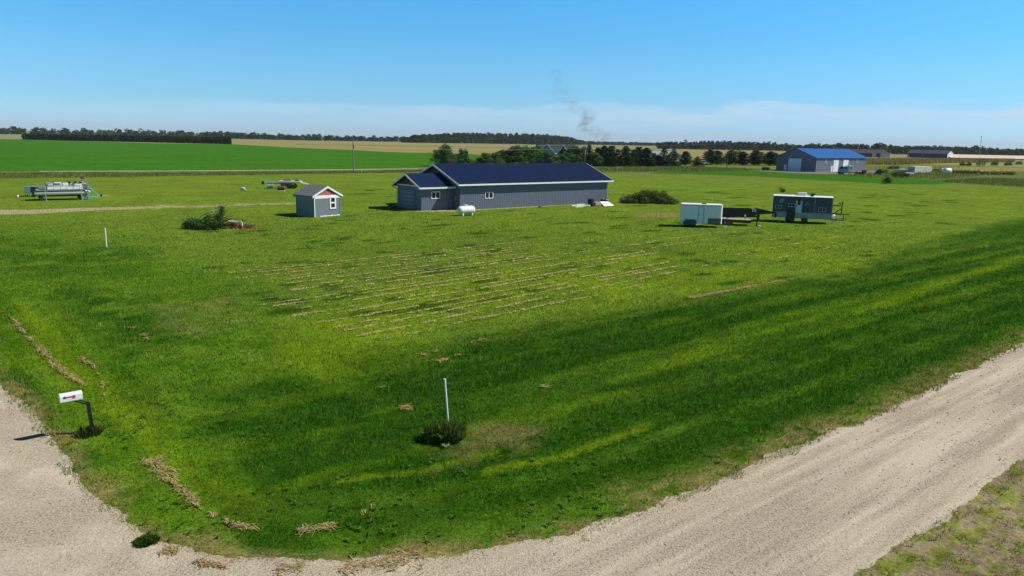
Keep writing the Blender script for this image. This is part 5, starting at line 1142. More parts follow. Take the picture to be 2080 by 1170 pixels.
for px, py, m, lb in ((549, 383, M['tealboard'], 'dark green barrel lying under the white trailer frame'), (571, 386.5, M['rust'], 'rusty red barrel lying in front of the white trailer frame')):
    o = MB().cyl((-.55, 0, .38), (.55, 0, .38), .38, n=16, prof=[(0, .35), (.03, .38), (.32, .37), (.34, .39), (.37, .37), (.63, .37), (.66, .39), (.68, .37), (.97, .38), (1, .35)]).build('barrel', m, smooth=True); o.location = at(px, py); o.rotation_euler = (0, 0, math.radians(12)); tag(o, lb, 'barrel', 'scrap barrels')
o = MB().box(-.75, .75, -.12, .12, 0, .09).build('plank', M['cream']); o.location = at(568, 388); tag(o, 'pale plank in the grass below the rusty barrel', 'plank')
b = MB(); b.cyl((-.45, 0, .3), (.2, 0, .3), .28, n=12, prof=[(0, .2), (.2, .28), (.8, .28), (1, .2)]); b.box(-.3, .4, -.2, .2, .02, .16); b.bar((.2, 0, .15), (1.1, .1, .1), .08); o = b.build('boat_motor', M['lightgrey'], smooth=False); o.location = at(495, 387); tag(o, 'grey motor lying alone in the grass left of the scrap trailer', 'motor')
b = MB(); b.cyl((-.62, 0, .45), (.62, 0, .45), .42, n=16, prof=[(0, .3), (.08, .42), (.92, .42), (1, .3)]); o = b.build('drum', M['tank'], smooth=True); o.location = at(645.5, 388); o.rotation_euler = (0, 0, math.radians(-6)); tag(o, 'white drum lying on its side beyond the small shed roof', 'drum')

# ------------------------------------------------------------------ yard of the blue roofed shop
O = at(1713.5, 354.5)
t = thing('old_truck', 'old white truck with a bare frame in front of the blue roofed shop', 'truck', O, math.radians(187))
b = MB(); b.prism([(0.2, -1.0, .75), (1.6, -1.0, .75), (1.6, -1.0, 1.75), (1.1, -1.0, 1.8), (.75, -1.0, 2.65), (-.75, -1.0, 2.65), (-.75, -1.0, .75)], (0, 2.0, 0)); c = b.build('cab', M['cabblue'], t, bevel=.06)
b = MB(); b.prism([(.80, -.85, 2.5), (1.13, -.85, 1.9), (1.16, -.85, 1.9), (.83, -.85, 2.5)], (0, 1.7, 0)); b.build('windscreen', M['glass'], c)
for y in (-1.03, 1.005): MB().box(-.4, .6, y, y + .025, 1.85, 2.45).build('side_window', M['glass'], c)
b = MB(); b.box(-2.6, -1.0, -1.05, 1.05, 1.0, 2.9); bx_ = b.build('utility_box', M['white'], t, bevel=.04); MB().box(-2.2, -1.6, 1.052, 1.07, 2.0, 2.4).build('vent', M['darksteel'], bx_)
MB().cyl((-.9, .6, 1.0), (-.9, .6, 3.4), .16, n=10).build('exhaust_stack', M['white'], t, smooth=True)
b = MB(); b.box(-7.5, 1.4, -.45, -.3, .6, .85); b.box(-7.5, 1.4, .3, .45, .6, .85); b.box(1.6, 1.8, -1.1, 1.1, .5, .8); b.build('frame', M['black'], t)
b = MB(); b.box(.3, 1.5, -.7, .7, 1.80, 2.05); b.box(.9, 1.7, -.3, .5, 2.05, 2.3); b.build('hood_clutter', M['darksteel'], t)
for x in (.95, -5.0, -6.2):
    for y in (-.95, .95): wheel(t, (x, y, .5), .5, .3)
b = MB(); b.box(-7.6, -6.6, -.7, .7, .86, 1.5); b.build('winch_drum', M['rust'], t)
p = at(1783.5, 355.2); b = MB(); b.prism([(-.9, -.5, .2), (.9, -.5, .2), (1.1, -.5, 1.1), (.3, -.5, 1.9), (-.7, -.5, 1.2)], (0, 1, 0)); b.cyl((-.6, -.55, .35), (-.6, .55, .35), .35, n=12); b.cyl((.6, -.55, .35), (.6, .55, .35), .35, n=12); o = b.build('skid_loader', M['black']); o.location = p; tag(o, 'small black machine standing right of the gravel yard', 'machine')
p = at(1555, 346.5); b = MB(); b.box(-1.2, 1.2, -.6, .6, .4, 1.2); b.cyl((-.7, -.65, .35), (-.7, .65, .35), .35, n=12); b.cyl((.7, -.65, .35), (.7, .65, .35), .35, n=12); o = b.build('utility_cart', M['black']); o.location = p; tag(o, 'dark cart at the left corner of the blue roofed shop', 'cart')
O = at(1857.5, 351.8); A = math.radians(33); 
t = thing('storage_container', 'cream shipping container with rust stains among weeds', 'container', O, A)
Lc = solve_len(O, A, 1891); Wc = min(9, solve_len(O, A + math.pi / 2, 1843.5)); hc = hgt(O, 338.2)
b = MB(); b.box(0, Lc, 0, Wc, 0.1, hc - .08)
k = .15
while k < Lc - .1: b.box(k, k + .14, -.04, .0, .2, hc - .2); k += .3
b.build('box', M['cream'], t); b = MB()
b.box(-.06, .08, -.06, .08, 0, hc); b.box(Lc - .08, Lc + .06, -.06, .08, 0, hc); b.box(-.06, .08, Wc - .08, Wc + .06, 0, hc); b.box(-.05, Lc + .05, -.05, Wc + .05, hc - .078, hc - .01); b.build('corner_frame', M['cream'], t)
MB().box(-.05, .0, .15, Wc - .15, .2, hc - .2).build('end_door', M['lightgrey'], t)
rs = MB(); rr = random.Random(8)
for q in range(9): u_ = Lc * rr.uniform(.5, .95); z_ = rr.uniform(.3, 1.6); rs.box(u_, u_ + rr.uniform(.2, .6), -.047, -.03, z_, z_ + rr.uniform(.2, .7))
rs.build('stain_patch', M['wood'], t)
for px, py, l, r_, a, lb in ((1923, 353.2, 3.0, 1.05, 10, 'large white tank lying in the weeds right of the container'), (1914.5, 351, 1.6, .85, 5, 'smaller white tank touching the left side of the large white tank')):
    o = MB().cyl((-l / 2, 0, r_), (l / 2, 0, r_), r_, n=18, prof=[(0, r_ * .5), (.06, r_ * .85), (.14, r_), (.86, r_), (.94, r_ * .85), (1, r_ * .5)]).build('storage_tank', M['tank'], smooth=True); o.location = at(px, py); o.rotation_euler = (0, 0, math.radians(a)); tag(o, lb, 'tank', 'white tanks by the container')
p = at(1830, 350.5); b = MB(); b.box(-2.2, 2.2, -1, 1, .3, 1.1); b.box(-1.2, 1.0, -.9, .9, 1.1, 1.4); o = b.build('covered_boat', M['palegrey'], bevel=.15); o.location = p; tag(o, 'pale covered boat in weeds left of the container', 'boat')
p = at(1843.5, 356.2); b = MB(); b.prism([(-1.6, -.9, .2), (1.8, -.6, .2), (1.9, .6, .2), (-1.6, .9, .2)], (0, 0, .75)); o = b.build('upturned_boat', M['white'], bevel=.25); o.location = p; tag(o, 'white upturned boat behind the bush near the container', 'boat')
# white pickup by the conifers
O = at(1427.5, 334.8)
t = thing('pickup_truck', 'white pickup parked behind the lone conifer left of the brown pole', 'pickup', O, math.radians(4))
b = MB(); b.prism([(-2.6, -.95, .5), (2.6, -.95, .5), (2.6, -.95, 1.15), (1.3, -.95, 1.25), (.75, -.95, 1.85), (-.75, -.95, 1.85), (-.95, -.95, 1.25), (-2.6, -.95, 1.25)], (0, 1.9, 0)); c = b.build('body', M['white'], t, bevel=.06)
for y in (-.975, .955): MB().box(-.7, .65, y, y + .02, 1.3, 1.75).build('side_window', M['glass'], c)
for x in (-1.6, 1.65):
    for y in (-.85, .85): wheel(t, (x, y, .38), .38, .26)

# ------------------------------------------------------------------ trees, shrubs, woods
def leaf_faces(P, Nn, size, rng, aspect=0.6):
    """one small quad per point, roughly facing Nn"""
    n = len(P); R3 = rng.normal(size=(n, 3)); N_ = Nn + 0.7 * rng.normal(size=(n, 3)); N_ /= np.linalg.norm(N_, axis=1, keepdims=True)
    a = np.cross(N_, R3); a /= np.linalg.norm(a, axis=1, keepdims=True) + 1e-9; b = np.cross(N_, a)
    s = np.asarray(size).reshape(-1, 1) * (0.6 + 0.8 * rng.random((n, 1))); a = a * s * .5; b = b * s * .5 * aspect
    return np.stack([P - a - b * .3, P - b, P + a + b * .3, P + b], 1)
def blob_points(c, r, n, rng, lo=0.55):
    d = rng.normal(size=(n, 3)); d /= np.linalg.norm(d, axis=1, keepdims=True)
    return np.asarray(c) + d * np.asarray(r) * (lo + (1 - lo) * rng.random((n, 1)) ** .6), d
def foliage(name, parts, cols, rng, parent=None, m=None):
    """parts: [(points, normals, size, colour index, brightness)]"""
    Q, C = [], []
    for P, Nn, size, ci, br in parts:
        q = leaf_faces(P, Nn, size, rng); Q.append(q); base = np.array(cols[ci]) * br
        C.append(np.clip(base * (0.7 + 0.6 * rng.random((len(P), 1))) * (1 + rng.normal(0, .05, (len(P), 3))), .003, 1))
    Q = np.concatenate(Q); C = np.concatenate(C); n = len(Q)
    return link_mesh(name, raw_mesh(name, Q.reshape(-1, 3), 4, np.arange(4 * n).reshape(n, 4), np.repeat(C, 4, 0)), m or M['leaf'], parent)
def trunk_mb(h, r, rng, limbs=5, spread=1.5, frac=.45):
    b = MB(); pts = [(0, 0, 0)]; x = y = 0
    for k in range(1, 5): x += rng.normal() * .05 * h * .2; y += rng.normal() * .05 * h * .2; pts.append((x, y, h * k / 4))
    for k in range(4): b.cyl(pts[k], pts[k + 1], r * (1 - k * .21), r * (1 - (k + 1) * .21), 7)
    for k in range(limbs):
        a = rng.random() * 6.28; z = h * (frac + (.9 - frac) * rng.random()); i = min(3, int(z / h * 4)); p = Vector(pts[i]).lerp(Vector(pts[i + 1]), z / h * 4 - i)
        b.cyl(p, p + Vector((math.cos(a) * spread, math.sin(a) * spread, spread * .7)), r * .4, r * .12, 5)
    return b
CON = [(0.028, 0.070, 0.024), (0.040, 0.092, 0.028), (0.020, 0.052, 0.022), (0.052, 0.11, 0.03)]
DEC = [(0.048, 0.122, 0.020), (0.070, 0.15, 0.026), (0.032, 0.088, 0.018), (0.095, 0.17, 0.03)]
def conifer(seed, H=7.0, W=4.2, ragged=.5, pine=False):
    """unit conifer: whorled branches with gaps; returns (trunk mesh, crown mesh)"""
    g = np.random.default_rng(seed); t = trunk_mb(H * .96, H * .022, g, 0); parts = []
    z = H * (.09 if pine else .03)
    while z < H * .98:
        f = (z - H * .05) / (H * .95); prof = ((1 - f) ** .75 if not pine else min(1, .6 + 1.6 * f) * (1 - f) ** .55) * W / 2
        nb = int(5 + 4 * (1 - f)); a0 = g.random() * 6.28
        for k in range(nb):
            if g.random() < .12 * ragged: continue
            a = a0 + 6.28 * k / nb + g.normal() * .25; ln = max(.25, prof * (1 + g.normal() * .28 * ragged)); up = (.22 if pine else .05) + .35 * f
            n = int(16 + 26 * ln); u = g.random(n) ** .7; w = (.10 + .30 * (1 - u) * ln * .5 + .12)
            P = np.stack([np.cos(a) * u * ln + g.normal(0, 1, n) * w * .45, np.sin(a) * u * ln + g.normal(0, 1, n) * w * .45, z + u * ln * up - .10 * u * ln + g.normal(0, 1, n) * w * .30], 1)
            Nn = np.stack([np.cos(a) * np.ones(n) * .4, np.sin(a) * np.ones(n) * .4, np.ones(n)], 1)
            parts.append((P, Nn, .42 if pine else .36, g.integers(0, 4), .85 + .3 * g.random()))
        z += H * (.062 + .02 * g.random())
    P = np.stack([g.normal(0, .08, 14), g.normal(0, .08, 14), H * (.9 + .12 * g.random(14))], 1); parts.append((P, np.ones((14, 3)), .25, 1, 1.0))
    return t, parts, CON, g
def broadleaf(seed, H=7.0, W=5.0, cols=DEC, dens=1.0, low=.02):
    g = np.random.default_rng(seed); t = trunk_mb(H * .7, H * .024, g, 6, W * .22); parts = []
    for k in range(17):
        f = low + .14 + (1 - low - .24) * (k + .5) / 17; rr = W / 2 * math.sin(math.pi * min(.93, .22 + .72 * f)) ; a = k * 2.4 + g.random(); d = rr * (.35 + .5 * g.random())
        c = (math.cos(a) * d, math.sin(a) * d, H * f); r = W * (.17 + .10 * g.random()) * (1.15 - .35 * f)
        n = int(130 * dens * (.7 + .6 * g.random())); P, D = blob_points(c, (r, r, r * .85), n, g, .35)
        parts.append((P, D + np.array([0, 0, .4]), .38, g.integers(0, 4), .8 + .4 * g.random()))
    return t, parts, cols, g
PROTO = {}
def tree(kind, seed, name, label, cat, base, h, w, group, rz=0.0, cols=None):
    """a tree of its own at base: the meshes of its kind are shared, its size and turn are not"""
    key = (kind, seed)
    if key not in PROTO:
        t, parts, cs, g = (conifer(seed, pine=(kind == 'pine')) if kind in ('spruce', 'pine') else broadleaf(seed, cols=cols or DEC))
        r = thing(name, label, cat, base, rz, group); t.build('trunk', M['bark'], r); foliage('crown', parts, cs, g, r); PROTO[key] = r
        W0 = 4.2 if kind in ('spruce', 'pine') else 5.0; r['w0'] = W0; del r['w0']
        o = r
    else:
        o = copy_tree(PROTO[key]); o.name = name
    W0 = 4.2 if kind in ('spruce', 'pine') else 5.0
    o.location = base; o.rotation_euler = (0, 0, rz); o.scale = (w / W0, w / W0, h / 7.0); tag(o, label, cat, group)
    return o
# the shelter belt: (photo column, top row, base row, width in photo columns, kind, seed, words)
BELT = [(893, 300, 338, 22, 'broad', 1, 'broad leafy tree at the left end of the shelter belt'), (906, 291, 338, 26, 'broad', 2, 'tallest leafy tree at the left end of the shelter belt, pale green on top'),
 (921, 312, 338, 26, 'broad', 3, 'low bushy tree beside the tallest one at the left end'), (940, 300, 338, 17, 'broad', 4, 'slim leafy tree just left of the gap in the belt'),
 (950, 320, 338, 18, 'broad', 1, 'short bush like tree at the foot of the slim leafy tree'), (975, 320, 338, 16, 'broad', 2, 'small tree right of the gap in the belt'), (988, 309, 338, 24, 'broad', 3, 'dark rounded tree right of the gap in the belt'), (1005, 308, 338, 26, 'broad', 4, 'rounded tree left of the tall grove before the house'),
 (1018, 305, 337, 22, 'broad', 1, 'leafy tree with a dull olive crown in the left of the grove'), (1030, 303, 337, 26, 'broad', 2, 'leafy tree near the middle of the left grove'), (1045, 296, 337, 30, 'broad', 3, 'tall leafy tree in the grove left of the house'), (1060, 293, 337, 30, 'broad', 4, 'tall yellow green tree in the grove left of the house'),
 (1077, 297, 337, 28, 'broad', 1, 'wide leafy tree in the grove just left of the house'), (1094, 296, 337, 26, 'broad', 2, 'leafy tree touching the left side of the house'), (1108, 305, 337, 24, 'broad', 3, 'shorter tree before the left roof of the house'), (1122, 315, 337, 22, 'broad', 4, 'low tree before the blue wall of the house'), (1138, 313, 337, 24, 'broad', 1, 'low tree below the right roof of the house'),
 (1152, 307, 337, 24, 'broad', 2, 'leafy tree touching the right side of the house'), (1163, 295, 337, 26, 'broad', 3, 'tall olive tree right of the house'), (1177, 296, 337, 24, 'broad', 4, 'dark leafy tree left of the pale utility pole'),
 (1196, 293, 337.5, 24, 'spruce', 11, 'tall dark conifer right of the pale utility pole'), (1206, 309, 337.5, 22, 'broad', 1, 'yellow green leafy tree among conifers by the pale pole'), (1216, 300, 337.5, 24, 'pine', 12, 'dark pine behind the blue grey roof'), (1227, 297, 337.5, 24, 'pine', 13, 'dark pine with an open top behind the blue grey roof'),
 (1241, 296, 337.5, 22, 'pine', 14, 'ragged pine just right of the blue grey roof'), (1254, 303, 337.5, 26, 'spruce', 15, 'broad dark conifer in the middle of the conifer row'), (1270, 297, 337.5, 24, 'pine', 12, 'tall pine in the middle of the conifer row'), (1284, 304, 337.5, 24, 'spruce', 11, 'dense conifer left of the pair of tall pines'), (1298, 298, 337.5, 22, 'pine', 14, 'left one of the tall pines before the white barn'), (1312, 301, 338, 26, 'pine', 13, 'right one of the tall pines before the white barn'),
 (1328, 311, 338, 26, 'spruce', 15, 'shorter conifer at the left corner of the white barn'), (1346, 300, 338, 24, 'spruce', 11, 'pointed conifer in front of the white barn roof'), (1337, 316, 338, 22, 'pine', 12, 'low pine before the white barn wall'), (1358, 318, 338, 20, 'spruce', 15, 'small conifer below the white barn roof'), (1370, 302, 338, 23, 'spruce', 14, 'tall conifer before the right gable of the white barn'),
 (1394, 308, 336, 22, 'pine', 13, 'leaning open pine right of the white barn'), (1416, 317.5, 338, 18, 'spruce', 11, 'small round conifer standing alone beside the white pickup'),
 (1219, 322, 338, 20, 'spruce', 11, 'small conifer in front of the blue grey roof'), (1237, 318, 338, 22, 'spruce', 15, 'small pointed conifer at the right of the blue grey roof'), (1275, 318, 338, 24, 'spruce', 11, 'small pale conifer at the front of the conifer row'), (1305, 318, 338, 26, 'spruce', 15, 'bushy front conifer below the tall pines'),
 (1444, 304, 335, 26, 'pine', 12, 'broad pine left of the reddish brown pole'), (1459, 306, 335, 24, 'pine', 14, 'round topped pine just left of the reddish brown pole'), (1482, 308, 335, 18, 'pine', 13, 'thin pine right behind the reddish brown pole'), (1494, 303, 335, 24, 'broad', 4, 'dense dark tree right of the reddish brown pole'), (1506, 308, 335.5, 22, 'pine', 12, 'dark pine second right of the reddish brown pole'),
 (1530, 305, 335.5, 22, 'pine', 14, 'open pine midway between pole and blue roofed shop'), (1544, 306, 335.5, 22, 'broad', 2, 'leafy tree midway between pole and blue roofed shop'), (1561, 308, 336, 24, 'pine', 13, 'open pine next to the blue roofed shop'), (1573, 311, 336, 20, 'pine', 12, 'pine partly hidden by the left corner of the blue roofed shop')]
rr = random.Random(2)
for px, yt, yb, wp_, kind, seed, words in BELT:
    b = at(px, yb) + Vector((0, rr.uniform(-3, 3), 0)); h = hgt(b, yt); dist = math.hypot(b.x, b.y)
    tree(kind, seed, 'conifer_tree' if kind != 'broad' else 'leafy_tree', words, 'tree', b, h, wp_ * dist / FPX * 1.65, 'shelter belt trees', rr.random() * 6.28)

def shrub(name, label, base, blobs, cols, size, n, seed, spikes=0, group=None, upr=.5, stem=True, cat='shrub'):
    g = np.random.default_rng(seed); r = thing(name, label, cat, base, 0, group); parts = []
    for (c, rad) in blobs:
        P, D = blob_points(c, rad, n, g, .25); P = P[P[:, 2] > .01]; D = np.tile(np.array([0, 0, upr]), (len(P), 1)) + g.normal(0, .6, (len(P), 3))
        parts.append((P, D, size, g.integers(0, len(cols)), .7 + .6 * g.random()))
    if spikes:
        cs = np.array([b[0] for b in blobs]); rs = np.array([b[1] for b in blobs]); k = g.integers(0, len(blobs), spikes); d = g.normal(size=(spikes, 3)); d /= np.linalg.norm(d, axis=1, keepdims=True); d[:, 2] = abs(d[:, 2]) * .8 + .35
        P0_ = cs[k] + d * rs[k] * .8
        P = np.concatenate([P0_ + d * t * size * 1.6 for t in (0, .5, 1, 1.5)]); P = P[P[:, 2] > .02]
        parts.append((P, g.normal(size=(len(P), 3)), size * .8, 0, 1.25))
    foliage('leaves', parts, cols, g, r)
    if stem:
        b = MB()
        for k in range(6):
            a = k + g.random(); c, rad = blobs[k % len(blobs)]; b.cyl((c[0] * .4, c[1] * .4, 0), (c[0] + math.cos(a) * rad[0] * .3, c[1] + math.sin(a) * rad[1] * .3, c[2] + rad[2] * .3), .03, .012, 5)
        b.build('stem', M['bark'], r)
    return r
# big brush mound right of the long building
O = at(1318, 412.5); g = np.random.default_rng(77); blobs = []
for k in range(80):
    u = g.uniform(-1, 1); x = u * 3.9; env = max(.3, (1 - abs(u) ** 2.0)) * 2.35; y = g.uniform(-1.6, 1.6); z = g.uniform(.1, .95) * env * (1 - abs(y) / 3.2)
    blobs.append(((x, y, z), (.7, .7, .55)))
MOUND = [(0.11, 0.20, 0.032), (0.19, 0.21, 0.055), (0.060, 0.12, 0.025), (0.12, 0.22, 0.032), (0.12, 0.12, 0.045)]
shrub('brush_mound', 'wide dark mound of brush and weeds right of the long building', O, blobs, MOUND, .20, 150, 5, 260, stem=True)
# pile with a shrub, boards and orange chips left of the small shed
PO = at(432, 463.5)
GRN = [(0.050, 0.105, 0.032), (0.070, 0.13, 0.038), (0.034, 0.075, 0.024)]
SC_ = 1 / 15.0
shrub('weedy_shrub', 'blue green shrub on the left end of the debris pile', at(391, 465), [((0, 0, .55), (.75, .6, .6)), ((.5, .1, .4), (.6, .5, .5)), ((-.45, -.1, .35), (.5, .5, .4))], GRN, .16, 320, 21, 60)
shrub('weedy_shrub', 'tall upright weed rising from the middle of the debris pile', at(446, 463), [((0, 0, .6), (.5, .5, .7)), ((.2, 0, 1.25), (.32, .3, .55)), ((.35, 0, 1.75), (.2, .2, .4)), ((-.25, .1, .95), (.4, .35, .45))], GRN, .14, 150, 22, 110)
shrub('weedy_shrub', 'wide low shrub at the front of the debris pile', at(424, 467), [((0, 0, .5), (.9, .6, .55)), ((-.8, 0, .4), (.7, .5, .45)), ((.75, .05, .4), (.7, .5, .5)), ((.1, .3, .95), (.7, .4, .5))], GRN, .16, 300, 23, 60)
rr = random.Random(12); pl = MB()
for k in range(150):
    x = rr.uniform(-2.6, 2.6); z = max(.06, (1.5 - abs(x + .3) * .62)) * rr.random(); a = rr.uniform(-.6, .6); l = rr.uniform(.5, 1.5); s_ = rr.choice((-1, 1)); y = rr.uniform(-.7, .7)
    pl.cyl((x - math.cos(a) * l / 2, y - s_ * .1, max(.03, z - l * .22)), (x + math.cos(a) * l / 2, y + s_ * .1, z + l * .2), .03, .015, 5)
o = pl.build('brush_pile', M['bark']); o.location = PO + Vector((.9, .4, 0)); tag(o, 'tangled brown branches heaped in the middle of the debris pile', 'branches', kind='stuff')
for k, (px, py, l, w_, rz, ry, z, m, lb) in enumerate(((416, 447, 1.9, .16, 15, -32, .95, M['lightgrey'], 'pale grey board leaning on the left slope of the debris pile'), (424, 440, 1.5, .14, -10, -24, 1.45, M['wood'], 'weathered board leaning near the top of the debris pile'), (477, 452, .9, .45, 20, 8, .72, M['lightgrey'], 'pale square board lying right of the tall weed on the debris pile'), (484, 449, .9, .16, 5, 3, .75, M['cream'], 'bright cut plank on top of the orange chips'), (495, 460, .16, .14, 0, 86, .35, M['cream'], 'short upright piece of fresh lumber in the orange chips'), (436, 436, 1.0, .2, 30, -18, 1.7, M['wood'], 'short yellowish board on the peak of the debris pile'))):
    o = MB().box(-l / 2, l / 2, -w_ / 2, w_ / 2, -.03, .03).build('scrap_board', m, bevel=.008); b = at(px, 464); 
    if k == 4: o.scale = (4.0, 1, 1)
    o.location = (b.x, b.y - .35, z); o.rotation_euler = (0, math.radians(ry), math.radians(rz)); tag(o, lb, 'board', 'scrap boards on the debris pile')
def chips():
    g = np.random.default_rng(9); n = 2600; O = at(494, 464); u = g.normal(0, 1, n); x = u * 1.0 + .1; y = g.normal(0, .38, n); z = np.maximum(.02, (.72 - .36 * (x + .9)) * g.random(n) * np.exp(-y * y * 2)); k = (x > -1.5) & (x < 2.1); x, y, z = x[k], y[k], z[k]; n = len(x)
    P = np.stack([O.x + x, O.y + y, z], 1); q = leaf_faces(P, g.normal(size=(n, 3)) + [0, 0, 1], .15, g, .5)
    c = np.array([0.36, 0.17, 0.07]) * (.5 + .9 * g.random((n, 1))); c[g.random(n) < .12] = (.42, .33, .2)
    tag(link_mesh('bark_chips', raw_mesh('bark_chips', q.reshape(-1, 3), 4, np.arange(4 * n).reshape(n, 4), np.repeat(c, 4, 0)), M['straw']), 'orange brown bark chips spilling from the right end of the debris pile', 'chips', kind='stuff')
chips()
# weeds round the leaning pipe, by the mailbox, the tuft on the gravel
DK = [(0.07, 0.12, 0.025), (0.10, 0.16, 0.03), (0.10, 0.09, 0.04), (0.05, 0.085, 0.02)]
GC1 = [(0.075, 0.135, 0.022), (0.14, 0.21, 0.04), (0.08, 0.11, 0.03), (0.05, 0.095, 0.02)]
def blade_clump(name, label, base, R_, h, n, cols, seed, cat='weeds', ell=1.0):
    g = np.random.default_rng(seed); r = R_ * np.sqrt(g.random(n)); a = g.random(n) * 6.28; x, y = r * np.cos(a), r * np.sin(a) * ell
    hh = h * (.45 + .75 * g.random(n)) * (1.05 - .5 * (r / R_) ** 2); lean = np.stack([x, y], 1) * (.05 + .35 * g.random((n, 1))) + g.normal(0, .10, (n, 2)) * (h / .6); w = .008 + .012 * g.random(n)
    A = g.random(n) * 6.28; dx, dy = np.cos(A) * w, np.sin(A) * w; V = np.empty((n, 4, 3))
    mx, my = x + lean[:, 0] * .45, y + lean[:, 1] * .45
    V[:, 0] = np.stack([x - dx, y - dy, 0 * x], 1); V[:, 1] = np.stack([x + dx, y + dy, 0 * x], 1)
    V[:, 2] = np.stack([mx + dx, my + dy, hh * .65], 1); V[:, 3] = np.stack([x + lean[:, 0], y + lean[:, 1], hh], 1)
    c = np.array(cols)[g.integers(0, len(cols), n)] * (.6 + .8 * g.random((n, 1)))
    o = link_mesh(name, raw_mesh(name, V.reshape(-1, 3), 4, np.arange(4 * n).reshape(n, 4), np.repeat(c, 4, 0)), M['blade']); o.location = base
    return tag(o, label, cat)
blade_clump('weed_clump', 'dark tall weed clump round the foot of the leaning white pipe', at(915, 895), .31, .66, 1300, GC1, 31)
blade_clump('weed_clump', 'weed clump added as the dark shadow left of the leaning white pipe', at(882, 894), .27, .50, 1500, GC1, 32)  # extra blades in place of the shadow beside the real clump
blade_clump('weed_clump', 'dry brownish weeds round the foot of the mailbox post', at(180, 883), .34, .26, 420, [(0.07, 0.12, 0.025), (0.10, 0.11, 0.035), (0.09, 0.075, 0.03), (0.035, 0.07, 0.02)], 33)
blade_clump('grass_tuft', 'round green grass tuft growing alone on the gravel edge', at(297, 1101), .24, .10, 1000, [(0.05, 0.13, 0.02), (0.07, 0.15, 0.02), (0.035, 0.09, 0.015)], 34)
g = np.random.default_rng(3); b = MB()
for k in range(11):
    a = k * 2.4; l = .16 + .08 * g.random(); c = Vector((math.cos(a), math.sin(a), 0)); s_ = Vector((-c.y, c.x, 0)) * .035
    p0 = Vector((0, 0, .04)); p1 = c * l * .5 + Vector((0, 0, .10)); p2 = c * l + Vector((0, 0, .07)); b.add([p0, p1 - s_, p2, p1 + s_], [(0, 1, 2, 3)])
o = b.build('broadleaf_weed', mat('pale_leaf', (0.14, 0.22, 0.06), .5, var=.2)); o.location = at(904, 908); tag(o, 'small pale broad leaved weed in front of the leaning pipe', 'weed')
shrub('small_bush', 'small lone bush on the lawn behind the camper', at(1587, 390.5), [((0, 0, .4), (.55, .5, .5)), ((.4, 0, .3), (.4, .4, .35))], DK, .2, 150, 41, 20)
shrub('small_bush', 'dark small bush on the front edge of the bright green strip', at(1798, 373), [((0, 0, .7), (.9, .8, .8)), ((1.1, 0, .6), (.8, .7, .6)), ((.5, 0, 1.1), (.6, .6, .6))], DK, .35, 130, 42, 20)
shrub('round_bush', 'round green bush in weeds in front of the container', at(1829, 360.5), [((0, 0, .9), (1.8, 1.2, 1.0)), ((-1.6, 0, .7), (1.3, 1, .8)), ((1.6, 0, .8), (1.2, 1, .8))], DEC, .42, 170, 43, 40)
for k, (px, py, w_, h, lb) in enumerate(((1992, 338, 4.2, 4.6, 'bush standing below the radio mast before the long tan roof'), (2020, 336.5, 3.0, 3.0, 'low bush right of the bush below the radio mast'), (2048, 337, 3.4, 2.8, 'low bush at the far right before the long tan roof'), (1955, 336.5, 2.4, 2.0, 'small bush left of the bush below the radio mast'), (1815, 343.5, 4.0, 1.5, 'low dark bush left of the container by the field'), (1793, 352, 3, 1.6, 'low green bush right of the black machine'), (1968, 336.7, 2.2, 1.8, 'tiny bush near the radio mast'), (2070, 334.5, 3.6, 2.4, 'bush at the very right edge of the picture'))):
    shrub('field_bush', lb, at(px, py), [((0, 0, h * .5), (w_ * .5, w_ * .4, h * .5)), ((w_ * .4, .3, h * .35), (w_ * .35, w_ * .3, h * .35)), ((-w_ * .4, 0, h * .3), (w_ * .35, w_ * .3, h * .32))], DEC, .5, 110, 50 + k, 20, 'bushes in the rough grass')
for k, (x0, x1, py, lb) in enumerate(((1895, 1915, 348.5, 'dark brush heap left of the white tanks'), (1935, 1990, 353, 'long dark brush heap right of the white tanks'), (1990, 2062, 355, 'long dark brush heap at the right of the weeds'))):
    a, b = at(x0, py), at(x1, py + 1.0); n = max(2, int((b - a).length / 1.6)); c = (a + b) / 2
    shrub('brush_heap', lb, c, [((a.lerp(b, (q + .5) / n) - c + Vector((0, 0, .5 + .25 * (q % 2))))[:], (1.3, .9, .75)) for q in range(n)] if False else [(tuple(a.lerp(b, (q + .5) / n) - c + Vector((0, 0, .5 + .25 * (q % 2)))), (1.3, .9, .75)) for q in range(n)], [(0.03, 0.035, 0.018), (0.045, 0.06, 0.02), (0.035, 0.028, 0.018)], .4, 80, 60 + k, 20, 'brush heaps by the tanks', stem=False)
shrub('red_shrub', 'reddish brown shrub in front of the tallest leafy tree', at(910, 339), [((0, -1, 1.2), (1.6, 1, 1.1)), ((1.2, -1, .8), (1.1, .9, .8))], [(0.12, 0.05, 0.025), (0.15, 0.07, 0.03), (0.09, 0.05, 0.02)], .4, 150, 71, 10)
shrub('red_shrub', 'olive brown shrub filling the gap in the belt', at(960, 338), [((0, 0, 1.0), (1.7, 1, 1.0))], [(0.09, 0.085, 0.025), (0.12, 0.08, 0.03), (0.06, 0.08, 0.02)], .4, 150, 72, 10)

